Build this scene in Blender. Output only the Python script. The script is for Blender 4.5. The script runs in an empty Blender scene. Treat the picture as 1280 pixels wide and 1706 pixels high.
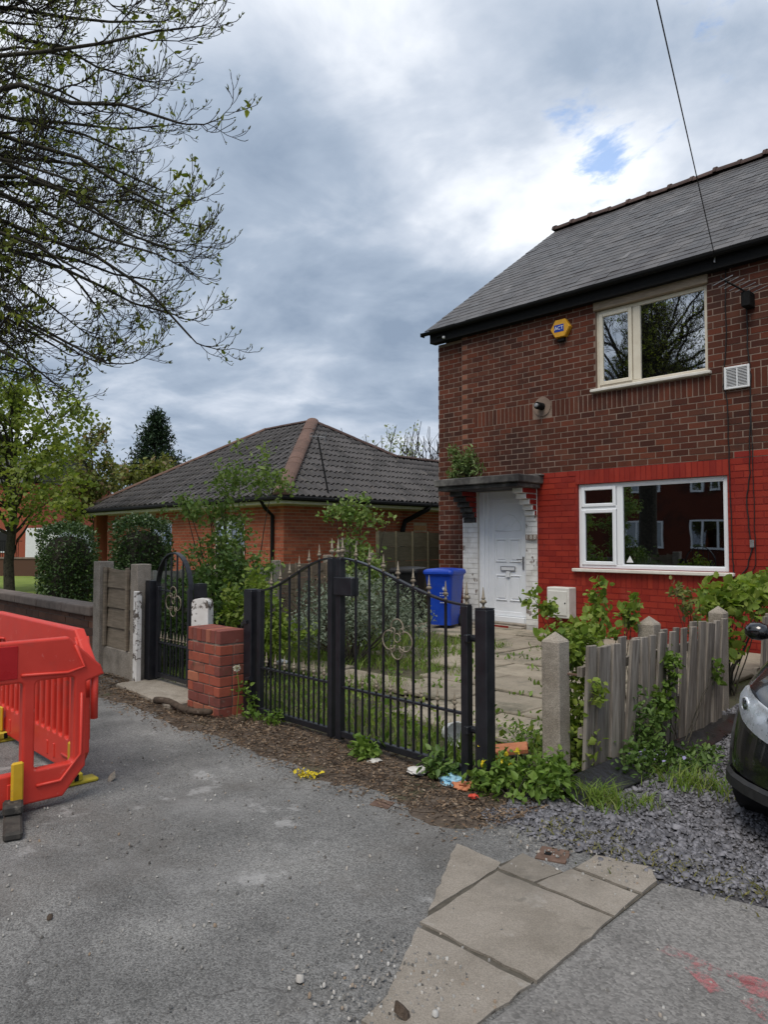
import bpy, bmesh, math, random
import numpy as np
from mathutils import Vector, Matrix, noise as mnoise
R = math.radians
S = bpy.context.scene
COL = S.collection
rng = np.random.default_rng(7)
random.seed(7)

# ------------------------------------------------------------------ camera, sky, sun, exposure
cam = bpy.data.cameras.new('camera'); co = bpy.data.objects.new('camera', cam); COL.objects.link(co)
cam.sensor_fit = 'VERTICAL'; cam.sensor_height = 24.0; cam.lens = 24.0*1200/1706
cam.clip_start = .05; cam.clip_end = 1500
co.location = (0, 0, 1.5); co.rotation_euler = (R(90)+math.atan(49/1200), 0, R(45.7))
S.camera = co
S.view_settings.view_transform = 'Standard'; S.view_settings.look = 'None'
S.view_settings.exposure = 0.78; S.view_settings.gamma = 1.0; S.view_settings.use_curve_mapping = False
S.cycles.use_denoising = True
S.cycles.max_bounces = 6; S.cycles.transparent_max_bounces = 12
SUN_EL, SUN_AZ = R(60), R(158)          # azimuth clockwise from +Y
sd = bpy.data.lights.new('sun', 'SUN'); sd.energy = 1.5; sd.angle = R(32); sd.color = (1, .93, .83)
so = bpy.data.objects.new('sun', sd); COL.objects.link(so)
sdir = Vector((math.sin(SUN_AZ)*math.cos(SUN_EL), math.cos(SUN_AZ)*math.cos(SUN_EL), math.sin(SUN_EL)))
so.rotation_euler = sdir.to_track_quat('Z', 'Y').to_euler(); so.location = (0, 0, 30)

def nd(nt, typ, ins=None, **props):
    n = nt.nodes.new('ShaderNode'+typ)
    for k, v in props.items(): setattr(n, k, v)
    for k, v in (ins or {}).items():
        s = n.inputs[k]
        if isinstance(v, bpy.types.NodeSocket): nt.links.new(v, s)
        else: s.default_value = v
    return n
def math_(nt, op, a, b=0.0, c=None, clamp=False):
    ins = {0: a, 1: b}
    if c is not None: ins[2] = c
    return nd(nt, 'Math', ins, operation=op, use_clamp=clamp).outputs[0]
def mapr(nt, v, a, b, c=0.0, d=1.0, smooth=True):
    return nd(nt, 'MapRange', {0: v, 1: a, 2: b, 3: c, 4: d}, interpolation_type='SMOOTHSTEP' if smooth else 'LINEAR').outputs[0]
def mixc(nt, f, a, b, mode='MIX'):
    n = nt.nodes.new('ShaderNodeMix'); n.data_type = 'RGBA'; n.blend_type = mode
    for i, v in ((0, f), (6, a), (7, b)):
        if isinstance(v, bpy.types.NodeSocket): nt.links.new(v, n.inputs[i])
        elif i == 0: n.inputs[i].default_value = v
        else: n.inputs[i].default_value = (*v, 1) if len(v) == 3 else v
    return n.outputs[2]
def ramp(nt, v, stops):
    n = nd(nt, 'ValToRGB', {0: v}); e = n.color_ramp.elements
    while len(e) < len(stops): e.new(.5)
    for el, (p, c) in zip(e, stops): el.position = p; el.color = (*c, 1)
    return n.outputs[0]

W = bpy.data.worlds.new('World'); S.world = W; W.use_nodes = True
wt = W.node_tree; wt.nodes.clear()
sky = nd(wt, 'TexSky', sky_type='NISHITA', sun_disc=False, sun_elevation=SUN_EL, sun_rotation=SUN_AZ, altitude=50)
tc = nd(wt, 'TexCoord').outputs['Generated']
sx = nd(wt, 'SeparateXYZ', {0: tc})
zc = math_(wt, 'ADD', math_(wt, 'MAXIMUM', sx.outputs[2], 0.0), .18)
pv = nd(wt, 'CombineXYZ', {0: math_(wt, 'DIVIDE', sx.outputs[0], zc), 1: math_(wt, 'DIVIDE', sx.outputs[1], zc), 2: 0.0}).outputs[0]
pv2 = nd(wt, 'VectorMath', {0: pv, 1: (3.1, 7.4, 0)}, operation='ADD').outputs[0]
n1 = nd(wt, 'TexNoise', {'Vector': pv2, 'Scale': 1.15, 'Detail': 5.0, 'Roughness': .5, 'Distortion': .4}).outputs[0]
n2 = nd(wt, 'TexNoise', {'Vector': pv2, 'Scale': 3.4, 'Detail': 8.0, 'Roughness': .58, 'Distortion': .3}).outputs[0]
n3 = nd(wt, 'TexNoise', {'Vector': pv, 'Scale': .8, 'Detail': 3.0, 'Roughness': .5}).outputs[0]
# a break in the overcast (towards the house roof) where the cloud is thin
def dist_to(p):
    return nd(wt, 'VectorMath', {0: pv, 1: (*p, 0)}, operation='DISTANCE').outputs[1]
brk = math_(wt, 'MINIMUM', dist_to((-.62, 1.22)), math_(wt, 'ADD', dist_to((-.44, 1.06)), .05))
thin = mapr(wt, brk, .0, .34, 1.0, 0.0)
lightz = mapr(wt, dist_to((-.55, 1.1)), .12, .85, 1.0, 0.0)
n4 = nd(wt, 'TexNoise', {'Vector': nd(wt, 'VectorMath', {0: pv2, 1: (1.0, 1.2, 1.0)}, operation='MULTIPLY').outputs[0], 'Scale': 5.2, 'Detail': 9.0, 'Roughness': .6, 'Distortion': .25}).outputs[0]
gap = mapr(wt, math_(wt, 'ADD', math_(wt, 'ADD', math_(wt, 'MULTIPLY', n2, .35), math_(wt, 'MULTIPLY', n4, .65)), math_(wt, 'MULTIPLY', thin, .20)), .665, .765, 0, .8)
br = math_(wt, 'ADD', math_(wt, 'MULTIPLY', n1, .86), math_(wt, 'MULTIPLY', n2, .34))
br = math_(wt, 'ADD', br, math_(wt, 'MULTIPLY', lightz, .12))
br = math_(wt, 'ADD', math_(wt, 'MULTIPLY', math_(wt, 'SUBTRACT', br, .62), 1.3), .625)
cl = ramp(wt, br, [(.40, (.165, .212, .285)), (.55, (.245, .295, .37)), (.69, (.39, .43, .495)), (.84, (.64, .66, .69)), (.95, (.70, .715, .73))])
cl = mixc(wt, 1.0, cl, (10, 10, 10), 'MULTIPLY')
skyc = mixc(wt, gap, cl, mixc(wt, 1.0, sky.outputs[0], (1.25, 1.45, 1.6), 'MULTIPLY'))
bg = nd(wt, 'Background', {0: skyc, 1: .1})
wo = nd(wt, 'OutputWorld', {0: bg.outputs[0]})

# ------------------------------------------------------------------ materials
MAT = {}
def new_mat(name):
    m = bpy.data.materials.new(name); m.use_nodes = True; t = m.node_tree; t.nodes.clear()
    out = nd(t, 'OutputMaterial'); MAT[name] = m
    return m, t, out
def rnd_sock(t):
    a = nd(t, 'ObjectInfo').outputs['Random']; b = nd(t, 'NewGeometry').outputs['Random Per Island']
    return math_(t, 'FRACT', math_(t, 'ADD', a, math_(t, 'MULTIPLY', b, 7.31)))
def pm(name, cols, rough=.85, scale=6., detail=5., bump=.3, bscale=80., bdist=.003, rnd=0., dirt=None, spec=.3, metal=0.,
       rcols=None, speck=None, crack=None, coat=0., stretch=None, rvar=.08, emis=None, trans=0.):
    m, t, out = new_mat(name)
    pos = nd(t, 'NewGeometry').outputs['Position']
    if stretch: pos = nd(t, 'VectorMath', {0: pos, 1: stretch}, operation='MULTIPLY').outputs[0]
    nz = nd(t, 'TexNoise', {'Vector': pos, 'Scale': scale, 'Detail': detail, 'Roughness': .6}).outputs[0]
    k = len(cols)
    c = ramp(t, nz, [(.32+.36*i/max(1, k-1), col) for i, col in enumerate(cols)])
    if rcols:
        rc = ramp(t, rnd_sock(t), [(i/max(1, len(rcols)-1), col) for i, col in enumerate(rcols)])
        c = mixc(t, 1.0, rc, mixc(t, .55, (1, 1, 1), mixc(t, 1.0, c, (1/max(.02, cols[-1][0]*.8),)*3, 'MULTIPLY')), 'MULTIPLY')
    if rnd:
        v = mapr(t, rnd_sock(t), 0, 1, 1-rnd, 1+rnd, False)
        hs = nd(t, 'HueSaturation', {'Value': v, 'Color': c}); c = hs.outputs[0]
    if speck:
        sc, amt, lo, hi = speck
        vo = nd(t, 'TexVoronoi', {'Vector': pos, 'Scale': sc}).outputs['Color']
        vv = nd(t, 'SeparateColor', {0: vo}).outputs[0]
        c = mixc(t, 1.0, c, ramp(t, vv, [(0, (lo,)*3), (1, (hi,)*3)]), 'MULTIPLY')
    for d in (dirt or []):
        dc, dsc, lo, hi, amt = d
        dn = nd(t, 'TexNoise', {'Vector': nd(t, 'VectorMath', {0: pos, 1: (17.3*dsc, 3.1, 5.7)}, operation='ADD').outputs[0], 'Scale': dsc, 'Detail': 6.0, 'Roughness': .65}).outputs[0]
        c = mixc(t, mapr(t, dn, lo, hi, 0, amt), c, dc)
    if crack:
        wp_ = nd(t, 'VectorMath', {0: pos, 1: nd(t, 'VectorMath', {0: nd(t, 'TexNoise', {'Vector': pos, 'Scale': 4., 'Detail': 5.}).outputs['Color'], 1: (.22, .22, 0)}, operation='MULTIPLY').outputs[0]}, operation='ADD').outputs[0]
        ve = nd(t, 'TexVoronoi', {'Vector': wp_, 'Scale': crack[0]}, feature='DISTANCE_TO_EDGE').outputs['Distance']
        cm = math_(t, 'MULTIPLY', mapr(t, ve, 0.0, crack[1], 1.0, 0.0), mapr(t, nd(t, 'TexNoise', {'Vector': pos, 'Scale': .6, 'Detail': 3.}).outputs[0], .5, .6))
        c = mixc(t, math_(t, 'MULTIPLY', cm, .45), c, (.045, .042, .04))
    rr = mapr(t, nz, .3, .7, max(0, rough-rvar), min(1, rough+rvar), False)
    p = nd(t, 'BsdfPrincipled', {'Base Color': c, 'Roughness': rr, 'Metallic': metal, 'Specular IOR Level': spec, 'Coat Weight': coat, 'Coat Roughness': .05})
    if bump:
        bn = nd(t, 'TexNoise', {'Vector': pos, 'Scale': bscale, 'Detail': 4.0, 'Roughness': .6}).outputs[0]
        if speck:
            vd = nd(t, 'TexVoronoi', {'Vector': pos, 'Scale': speck[0]}).outputs['Distance']
            bn = math_(t, 'SUBTRACT', bn, math_(t, 'MULTIPLY', vd, .9))
        b = nd(t, 'Bump', {'Strength': bump, 'Distance': bdist, 'Height': bn})
        t.links.new(b.outputs[0], p.inputs['Normal'])
    sh = p.outputs[0]
    if trans:
        tr = nd(t, 'BsdfTranslucent', {'Color': c}); sh = nd(t, 'MixShader', {0: trans, 1: sh, 2: tr.outputs[0]}).outputs[0]
    t.links.new(sh, out.inputs[0])
    return m
def leafmat(name, cols, rough=.55, trans=.3, spec=.35):
    m, t, out = new_mat(name)
    r = rnd_sock(t)
    c = ramp(t, r, [(i/(len(cols)-1), col) for i, col in enumerate(cols)])
    p = nd(t, 'BsdfPrincipled', {'Base Color': c, 'Roughness': rough, 'Specular IOR Level': spec})
    tr = nd(t, 'BsdfTranslucent', {'Color': mixc(t, 1.0, c, (1.2, 1.25, .7), 'MULTIPLY')})
    mx = nd(t, 'MixShader', {0: trans, 1: p.outputs[0], 2: tr.outputs[0]})
    t.links.new(mx.outputs[0], out.inputs[0]); return m
def glassmat(name, tint=(.55, .6, .6), refl=.2, wob=.0):
    m, t, out = new_mat(name)
    lw = nd(t, 'Fresnel', {'IOR': 1.6}).outputs[0]
    f = math_(t, 'ADD', math_(t, 'MULTIPLY', lw, 1.3), refl, clamp=True)
    g = nd(t, 'BsdfGlossy', {'Color': (.92, .96, 1, 1), 'Roughness': .012})
    if wob:
        bn = nd(t, 'TexNoise', {'Vector': nd(t, 'NewGeometry').outputs['Position'], 'Scale': 1.7, 'Detail': 1.0}).outputs[0]
        b = nd(t, 'Bump', {'Strength': 1.0, 'Distance': wob, 'Height': bn}); t.links.new(b.outputs[0], g.inputs['Normal'])
    tr = nd(t, 'BsdfTransparent', {'Color': (*tint, 1)})
    mx = nd(t, 'MixShader', {0: f, 1: tr.outputs[0], 2: g.outputs[0]})
    t.links.new(mx.outputs[0], out.inputs[0]); return m

pm('asphalt', [(.112, .111, .108), (.168, .166, .162), (.22, .217, .21)], rough=.9, scale=1.6, speck=(165., 1, .55, 1.42), crack=(.55, .0045), bump=.7, bdist=.005, bscale=110,
   dirt=[((.36, .355, .35), .8, .54, .72, .4), ((.115, .105, .095), .75, .50, .70, .55), ((.46, .455, .45), 3.4, .60, .70, .42), ((.25, .195, .145), .7, .58, .74, .4), ((.10, .095, .09), 5., .60, .72, .45)])
pm('apron', [(.14, .133, .127), (.19, .182, .174), (.225, .215, .205)], rough=.9, scale=2.2, speck=(110., 1, .66, 1.28), bump=.6, bdist=.005, bscale=90,
   dirt=[((.30, .295, .29), 2.5, .60, .72, .45), ((.10, .09, .085), 1.0, .58, .75, .5)])
pm('flag', [(.20, .175, .145), (.26, .23, .195), (.29, .258, .222)], rough=.9, scale=3.5, speck=(260., 1, .8, 1.15), bump=.5, bdist=.003, bscale=120, rnd=.045,
   dirt=[((.42, .40, .37), 5.0, .59, .70, .45), ((.14, .125, .105), 1.6, .52, .72, .6), ((.12, .11, .095), 9., .62, .70, .5)])
pm('garden_flag', [(.22, .188, .145), (.31, .27, .21), (.35, .305, .24)], rough=.9, scale=2.5, speck=(200., 1, .82, 1.12), bump=.4, bdist=.002, rnd=.13,
   dirt=[((.07, .075, .05), 1.8, .50, .68, .75), ((.12, .11, .09), 6, .55, .72, .5)])
pm('joint', [(.065, .057, .045), (.11, .098, .08)], scale=20)
pm('soil', [(.055, .042, .032), (.10, .076, .058), (.13, .105, .085)], rough=1, scale=9, bump=.9, bdist=.02, bscale=40, dirt=[((.05, .065, .025), 3, .55, .7, .6)])
pm('garden_soil', [(.06, .055, .035), (.10, .09, .06), (.09, .11, .04)], rough=1, scale=3, bump=.9, bdist=.02, bscale=40)
pm('grass_ground', [(.05, .075, .02), (.085, .125, .03), (.12, .15, .045)], rough=1, scale=2, bump=.8, bdist=.02, bscale=60)
pm('lawn', [(.12, .17, .03), (.17, .225, .04), (.20, .24, .055)], rough=1, scale=1.2, bump=.6, bdist=.02, bscale=70)
pm('gravel_base', [(.06, .058, .062), (.11, .105, .108)], rough=.9, scale=20, speck=(70., 1, .5, 1.5), bump=.9, bdist=.012)
pm('slate_chip', [(.095, .094, .106), (.175, .172, .19)], rough=.6, scale=30, rnd=.5, bump=.2, spec=.4)
pm('road', [(.045, .045, .047), (.07, .07, .072)], scale=2, speck=(120., 1, .7, 1.3))
pm('kerb_stone', [(.2, .195, .185), (.28, .275, .265)], scale=4)
BR = [(.058, .016, .008), (.09, .024, .012), (.063, .018, .011), (.12, .034, .018), (.098, .023, .011), (.046, .014, .009), (.105, .036, .021), (.075, .022, .013)]
pm('brick_brown', [(.8, .8, .8), (1, 1, 1)], rough=.85, scale=18, rcols=BR, bump=.5, bdist=.003, bscale=110, dirt=[((.024, .014, .012), .9, .50, .70, .65), ((.14, .085, .065), 6., .64, .72, .35)])
pm('brick_quoin', [(.8, .8, .8), (1, 1, 1)], rough=.85, scale=18, rcols=[(.19, .07, .04), (.23, .095, .06), (.16, .06, .04)], bump=.35, bdist=.002, bscale=150)
pm('mortar', [(.185, .13, .102), (.28, .21, .168)], rough=.95, scale=5, dirt=[((.10, .07, .06), 1.2, .52, .72, .7)])
RD = [(.225, .020, .011), (.265, .025, .013), (.195, .016, .010), (.285, .030, .015)]
pm('brick_red_paint', [(.86, .86, .86), (1, 1, 1)], rough=.5, scale=5, rcols=RD, bump=.3, bdist=.002, bscale=120, spec=.35, dirt=[((.13, .018, .013), 1.3, .52, .74, .5), ((.34, .07, .05), 2.6, .62, .74, .3), ((.07, .03, .025), 7, .66, .74, .5)])
pm('red_joint', [(.17, .013, .010), (.25, .022, .015)], rough=.6, scale=7)
pm('brick_white_paint', [(.66, .65, .62), (.77, .77, .76)], rough=.6, scale=8, rnd=.04, bump=.35, bdist=.002, dirt=[((.14, .10, .08), 5.5, .60, .66, .9), ((.36, .34, .30), 2.5, .52, .7, .5)])
pm('white_joint', [(.42, .40, .37), (.58, .56, .53)], scale=9)
pm('brick_bungalow', [(.8, .8, .8), (1, 1, 1)], rough=.85, scale=18, rcols=[(.29, .075, .04), (.35, .095, .05), (.25, .064, .037), (.38, .115, .06)], bump=.3, bdist=.002)
pm('mortar_bungalow', [(.36, .27, .2), (.46, .36, .28)], scale=6)
pm('brick_pier', [(.75, .75, .75), (1, 1, 1)], rough=.8, scale=14, rcols=[(.29, .075, .045), (.34, .09, .055), (.25, .065, .043), (.18, .06, .05), (.38, .14, .08)], bump=.5, bdist=.003, bscale=90, dirt=[((.085, .05, .04), 6, .54, .70, .6), ((.30, .22, .18), 14, .62, .70, .5), ((.07, .08, .04), 4, .60, .72, .5)])
pm('mortar_pier', [(.13, .095, .08), (.28, .22, .18)], scale=14)
pm('brick_low', [(.8, .8, .8), (1, 1, 1)], rough=.85, scale=14, rcols=[(.11, .055, .036), (.14, .07, .045), (.09, .048, .034), (.16, .075, .045)], bump=.4, bdist=.002)
pm('mortar_low', [(.11, .085, .065), (.17, .135, .11)], scale=8)
pm('coping', [(.17, .13, .105), (.27, .215, .18)], scale=6, bump=.4, dirt=[((.09, .08, .065), 4, .55, .7, .5)])
pm('slate', [(.044, .040, .038), (.070, .064, .062), (.092, .084, .081)], rough=.5, scale=3, rnd=.3, bump=.25, bscale=50, spec=.5, stretch=(1, .35, .35),
   dirt=[((.19, .182, .18), 2.2, .60, .70, .6), ((.036, .029, .028), 1.0, .50, .64, .75), ((.11, .105, .075), 7, .62, .72, .4)])
pm('roof_under', [(.02, .02, .02), (.03, .03, .03)])
pm('ridge_clay', [(.055, .036, .032), (.10, .064, .055)], scale=7, rnd=.2, bump=.4)
pm('hip_clay', [(.115, .068, .052), (.165, .10, .078)], scale=9, rnd=.1, bump=.4, dirt=[((.13, .125, .08), 5, .6, .7, .5)])
pm('concrete_tile', [(.048, .045, .045), (.075, .069, .069)], rough=.7, scale=8, rnd=.3, bump=.35, bdist=.002, spec=.35, dirt=[((.13, .115, .10), 2.5, .56, .72, .4), ((.10, .10, .06), 5, .62, .70, .5)])
pm('black_paint', [(.006, .006, .0065), (.011, .011, .0115)], rough=.7, scale=9, bump=.15, spec=.15)
pm('gate_black', [(.010, .011, .015), (.017, .018, .023)], rough=.38, scale=12, bump=.12, bscale=200, bdist=.001, spec=.5, dirt=[((.085, .08, .075), 22, .70, .76, .6)])
pm('finial_gold', [(.14, .112, .078), (.23, .195, .145), (.32, .285, .23)], rough=.55, scale=30, bump=.3, bscale=150, metal=.15, dirt=[((.10, .075, .045), 35, .58, .70, .7)])
pm('upvc', [(.74, .77, .80), (.80, .82, .85)], rough=.35, scale=4, bump=.0, spec=.45)
pm('upvc_cream', [(.62, .56, .45), (.70, .65, .54)], rough=.45, scale=5, bump=.0, dirt=[((.40, .31, .22), 5, .58, .75, .4)])
pm('lintel_board', [(.22, .17, .125), (.32, .25, .18)], rough=.6, scale=6, stretch=(1, 1, 5))
pm('sill_white', [(.60, .57, .51), (.72, .70, .65)], rough=.5, scale=7, dirt=[((.2, .16, .13), 8, .62, .7, .6)])
pm('concrete', [(.26, .225, .185), (.37, .33, .28)], rough=.95, scale=7, speck=(210., 1, .7, 1.22), bump=.6, bdist=.003, dirt=[((.10, .09, .07), 3, .56, .72, .55)])
pm('dark_concrete_and_shade', [(.035, .033, .034), (.075, .072, .07), (.16, .155, .145)], rough=.95, scale=4, bump=.6, bdist=.004, dirt=[((.018, .018, .02), 2, .50, .64, .8), ((.06, .075, .03), 7, .62, .72, .5)])  # canopy's own stained concrete; also the shade colour of the left bracket
pm('concrete_pale', [(.30, .29, .26), (.42, .40, .37)], rough=.95, scale=5, bump=.5)
pm('white_peel', [(.62, .60, .57), (.76, .75, .73)], rough=.7, scale=9, bump=.5, bdist=.003, dirt=[((.09, .07, .055), 11, .54, .60, .95)])
pm('wood_grey', [(.14, .118, .098), (.25, .22, .19), (.34, .305, .27)], rough=.9, scale=9, rnd=.28, stretch=(4, 4, .35), bump=.6, bscale=45, bdist=.003, dirt=[((.075, .075, .05), 2.5, .55, .7, .6)])
pm('wood_panel', [(.18, .145, .105), (.28, .23, .175)], rough=.9, scale=8, rnd=.15, stretch=(.6, .6, 6), bump=.5, bscale=40, dirt=[((.09, .085, .055), 1.5, .5, .7, .6)])
pm('wood_green', [(.085, .078, .048), (.14, .125, .08)], rough=.9, scale=8, rnd=.15, stretch=(.6, .6, 6), bump=.5, bscale=40)
pm('wood_pale', [(.25, .235, .20), (.36, .34, .30)], rough=.9, scale=8, rnd=.12, stretch=(.6, .6, 6), bump=.4, bscale=40)
pm('bark', [(.022, .019, .015), (.05, .045, .034), (.075, .068, .05)], rough=1, scale=14, bump=.8, bdist=.01, bscale=30)
pm('twig', [(.018, .015, .012), (.038, .031, .024)], rough=.95, scale=14, bump=0)
pm('bark_log', [(.05, .036, .026), (.10, .074, .056)], rough=1, scale=20, bump=1, bdist=.01, bscale=50, dirt=[((.20, .16, .13), 9, .6, .7, .6)])
pm('bin_blue', [(.007, .045, .38), (.012, .065, .47)], rough=.42, scale=5, bump=.1, spec=.4, dirt=[((.03, .06, .24), 4, .55, .72, .5), ((.10, .13, .28), 14, .62, .70, .5), ((.05, .05, .07), 6, .64, .74, .4)])
pm('bin_black', [(.012, .012, .013), (.025, .025, .026)], rough=.5, scale=5, bump=.1)
pm('bin_print', [(.55, .62, .75), (.65, .72, .82)], rough=.6, bump=0, dirt=[((.02, .06, .4), 40, .52, .6, .8)])
pm('barrier_red', [(.58, .038, .024), (.65, .052, .033)], rough=.42, scale=6, bump=.1, bscale=60, spec=.4, dirt=[((.40, .07, .055), 3, .55, .72, .6), ((.70, .20, .17), 16, .62, .70, .5), ((.25, .10, .08), 9, .64, .72, .55)])
pm('barrier_plate', [(.40, .012, .016), (.46, .016, .02)], rough=.3, scale=10, bump=.1)
pm('yellow_plastic', [(.58, .33, .015), (.68, .42, .03)], rough=.5, scale=8, bump=.2, dirt=[((.25, .19, .09), 9, .58, .72, .6)])
pm('yellow_dirty', [(.42, .33, .02), (.56, .46, .06)], rough=.6, scale=8, bump=.2, dirt=[((.16, .14, .09), 7, .52, .7, .7)])
pm('rubber', [(.03, .028, .026), (.075, .068, .06)], rough=.9, scale=12, bump=.4, dirt=[((.21, .185, .155), 9, .52, .68, .7)])
pm('alarm_yellow', [(.55, .27, .02), (.62, .33, .035)], rough=.4, scale=10, bump=0)
pm('label_blue', [(.012, .04, .28), (.016, .05, .32)], rough=.4, bump=0)
pm('white_plastic', [(.68, .69, .70), (.76, .77, .78)], rough=.4, scale=9, bump=0, dirt=[((.4, .38, .34), 6, .6, .75, .4)])
pm('meter_white', [(.55, .54, .50), (.66, .65, .61)], rough=.5, scale=5, bump=.1, dirt=[((.30, .28, .23), 5, .56, .72, .6)])
pm('metal_grey', [(.28, .28, .28), (.42, .42, .42)], rough=.4, scale=20, metal=.7, bump=.1)
pm('cable_black', [(.012, .012, .012), (.02, .02, .02)], rough=.6, bump=0)
pm('digit_tile', [(.16, .12, .10), (.30, .25, .21)], rough=.6, scale=30, bump=.2)
pm('digit_light', [(.60, .57, .52), (.7, .67, .62)], rough=.6, bump=0)
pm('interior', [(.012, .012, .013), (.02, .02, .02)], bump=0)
pm('curtain', [(.20, .25, .30), (.30, .35, .40)], rough=.9, scale=9, bump=0)
pm('blind', [(.30, .33, .36), (.4, .43, .46)], rough=.9, scale=9, bump=0)
glassmat('glass_low', tint=(.35, .38, .40), refl=.26, wob=.0012); glassmat('glass_up', tint=(.35, .38, .40), refl=.42, wob=.0012)
glassmat('glass_plain', tint=(.4, .42, .43), refl=.15)
pm('car_black', [(.004, .004, .005), (.006, .006, .007)], rough=.22, scale=6, bump=0, coat=1.0, spec=.6, rvar=.03, dirt=[((.03, .028, .026), 12, .66, .74, .5)])
pm('car_trim', [(.018, .018, .019), (.03, .03, .03)], rough=.5, scale=20, bump=.1, dirt=[((.07, .065, .055), 9, .55, .7, .6)])
pm('lamp_chrome', [(.62, .65, .68), (.85, .87, .9)], rough=.3, scale=25, metal=.45, bump=0)
m_, t_, o_ = new_mat('lamp_glass')
t_.links.new(nd(t_, 'MixShader', {0: .16, 1: nd(t_, 'BsdfTransparent', {'Color': (.9, .92, .95, 1)}).outputs[0], 2: nd(t_, 'BsdfGlossy', {'Roughness': .06}).outputs[0]}).outputs[0], o_.inputs[0])
pm('tyre', [(.015, .015, .015), (.03, .03, .03)], rough=.9, bump=.3)
pm('plastic_sheet', [(.014, .014, .016), (.026, .026, .029)], rough=.33, scale=8, bump=.5, bscale=18, bdist=.02, spec=.5)
pm('litter_blue', [(.16, .42, .62), (.4, .62, .72)], rough=.4, scale=40, bump=.3)
pm('litter_white', [(.45, .43, .40), (.68, .67, .65)], rough=.6, scale=30, bump=.3)
pm('clay_tile', [(.42, .15, .07), (.52, .21, .11)], rough=.8, scale=25, bump=.3)
pm('red_scrap', [(.5, .05, .03), (.6, .08, .05)], rough=.5, bump=0)
pm('dead_leaf', [(.8, .8, .8), (1, 1, 1)], rough=.95, scale=30, bump=0, rcols=[(.10, .062, .038), (.17, .115, .072), (.07, .045, .03), (.23, .165, .11), (.12, .08, .05), (.30, .24, .18)])
pm('grit', [(.8, .8, .8), (1, 1, 1)], rough=.9, scale=30, bump=0, rcols=[(.10, .10, .10), (.20, .19, .18), (.33, .32, .30), (.06, .055, .05), (.45, .44, .42), (.22, .16, .11)])
pm('iron_rust', [(.10, .062, .045), (.17, .11, .085)], rough=.9, scale=20, bump=.5)
m_, t_, o_ = new_mat('spray_pink')
ps_ = nd(t_, 'NewGeometry').outputs['Position']
a_ = nd(t_, 'TexNoise', {'Vector': ps_, 'Scale': 70., 'Detail': 5., 'Roughness': .7}).outputs[0]
b_ = nd(t_, 'TexNoise', {'Vector': ps_, 'Scale': 9., 'Detail': 2.}).outputs[0]
f_ = mapr(t_, math_(t_, 'ADD', math_(t_, 'MULTIPLY', a_, .6), math_(t_, 'MULTIPLY', b_, .5)), .50, .68, 0, .5)
t_.links.new(nd(t_, 'MixShader', {0: f_, 1: nd(t_, 'BsdfTransparent').outputs[0], 2: nd(t_, 'BsdfPrincipled', {'Base Color': (.52, .14, .15, 1), 'Roughness': .8}).outputs[0]}).outputs[0], o_.inputs[0])
leafmat('leaf_tree', [(.10, .14, .02), (.17, .22, .03), (.24, .27, .05), (.13, .15, .03)], trans=.45)
leafmat('leaf_bud', [(.09, .08, .03), (.14, .16, .035), (.20, .23, .05), (.06, .05, .025)], trans=.35)
leafmat('leaf_maple', [(.13, .19, .035), (.21, .27, .05), (.29, .33, .085), (.16, .21, .04)], trans=.45)
leafmat('leaf_sapling', [(.15, .18, .04), (.21, .22, .06), (.12, .16, .035), (.24, .16, .10)], trans=.35)
leafmat('leaf_hedge', [(.035, .075, .02), (.06, .115, .03), (.11, .17, .05), (.04, .085, .025)], rough=.4, trans=.12, spec=.5)
leafmat('leaf_conifer', [(.012, .028, .014), (.022, .045, .018), (.03, .06, .024)], rough=.8, trans=.1)
leafmat('leaf_rose', [(.10, .18, .035), (.17, .26, .06), (.26, .34, .10), (.12, .18, .06)], trans=.3)
leafmat('leaf_dark', [(.055, .11, .025), (.09, .16, .035), (.14, .22, .055)], trans=.22)
leafmat('leaf_lime', [(.14, .22, .03), (.20, .29, .045), (.27, .33, .07), (.11, .18, .03)], trans=.4)
leafmat('leaf_grey', [(.13, .17, .12), (.19, .23, .17), (.27, .31, .24), (.09, .13, .085)], rough=.8, trans=.2)
leafmat('leaf_weed', [(.08, .16, .022), (.13, .22, .035), (.19, .29, .055), (.09, .16, .03)], trans=.3)
leafmat('leaf_canopy', [(.09, .16, .04), (.15, .22, .07), (.22, .28, .12), (.07, .12, .035)], trans=.3)
leafmat('grass_blade', [(.10, .18, .025), (.15, .24, .035), (.20, .28, .05), (.22, .23, .08)], trans=.3)
leafmat('grass_lawn', [(.14, .20, .03), (.19, .25, .04), (.22, .26, .06)], trans=.3)
leafmat('blossom_pale', [(.30, .34, .20), (.42, .44, .32), (.22, .28, .12)], trans=.4)
leafmat('flower_yellow', [(.62, .48, .02), (.72, .58, .04)], trans=.2)
leafmat('flower_white', [(.6, .6, .55), (.72, .72, .68)], trans=.3)
leafmat('flower_violet', [(.30, .28, .5), (.4, .36, .6)], trans=.2)
leafmat('moss', [(.12, .11, .03), (.17, .15, .04), (.10, .11, .03)], trans=.1)

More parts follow.
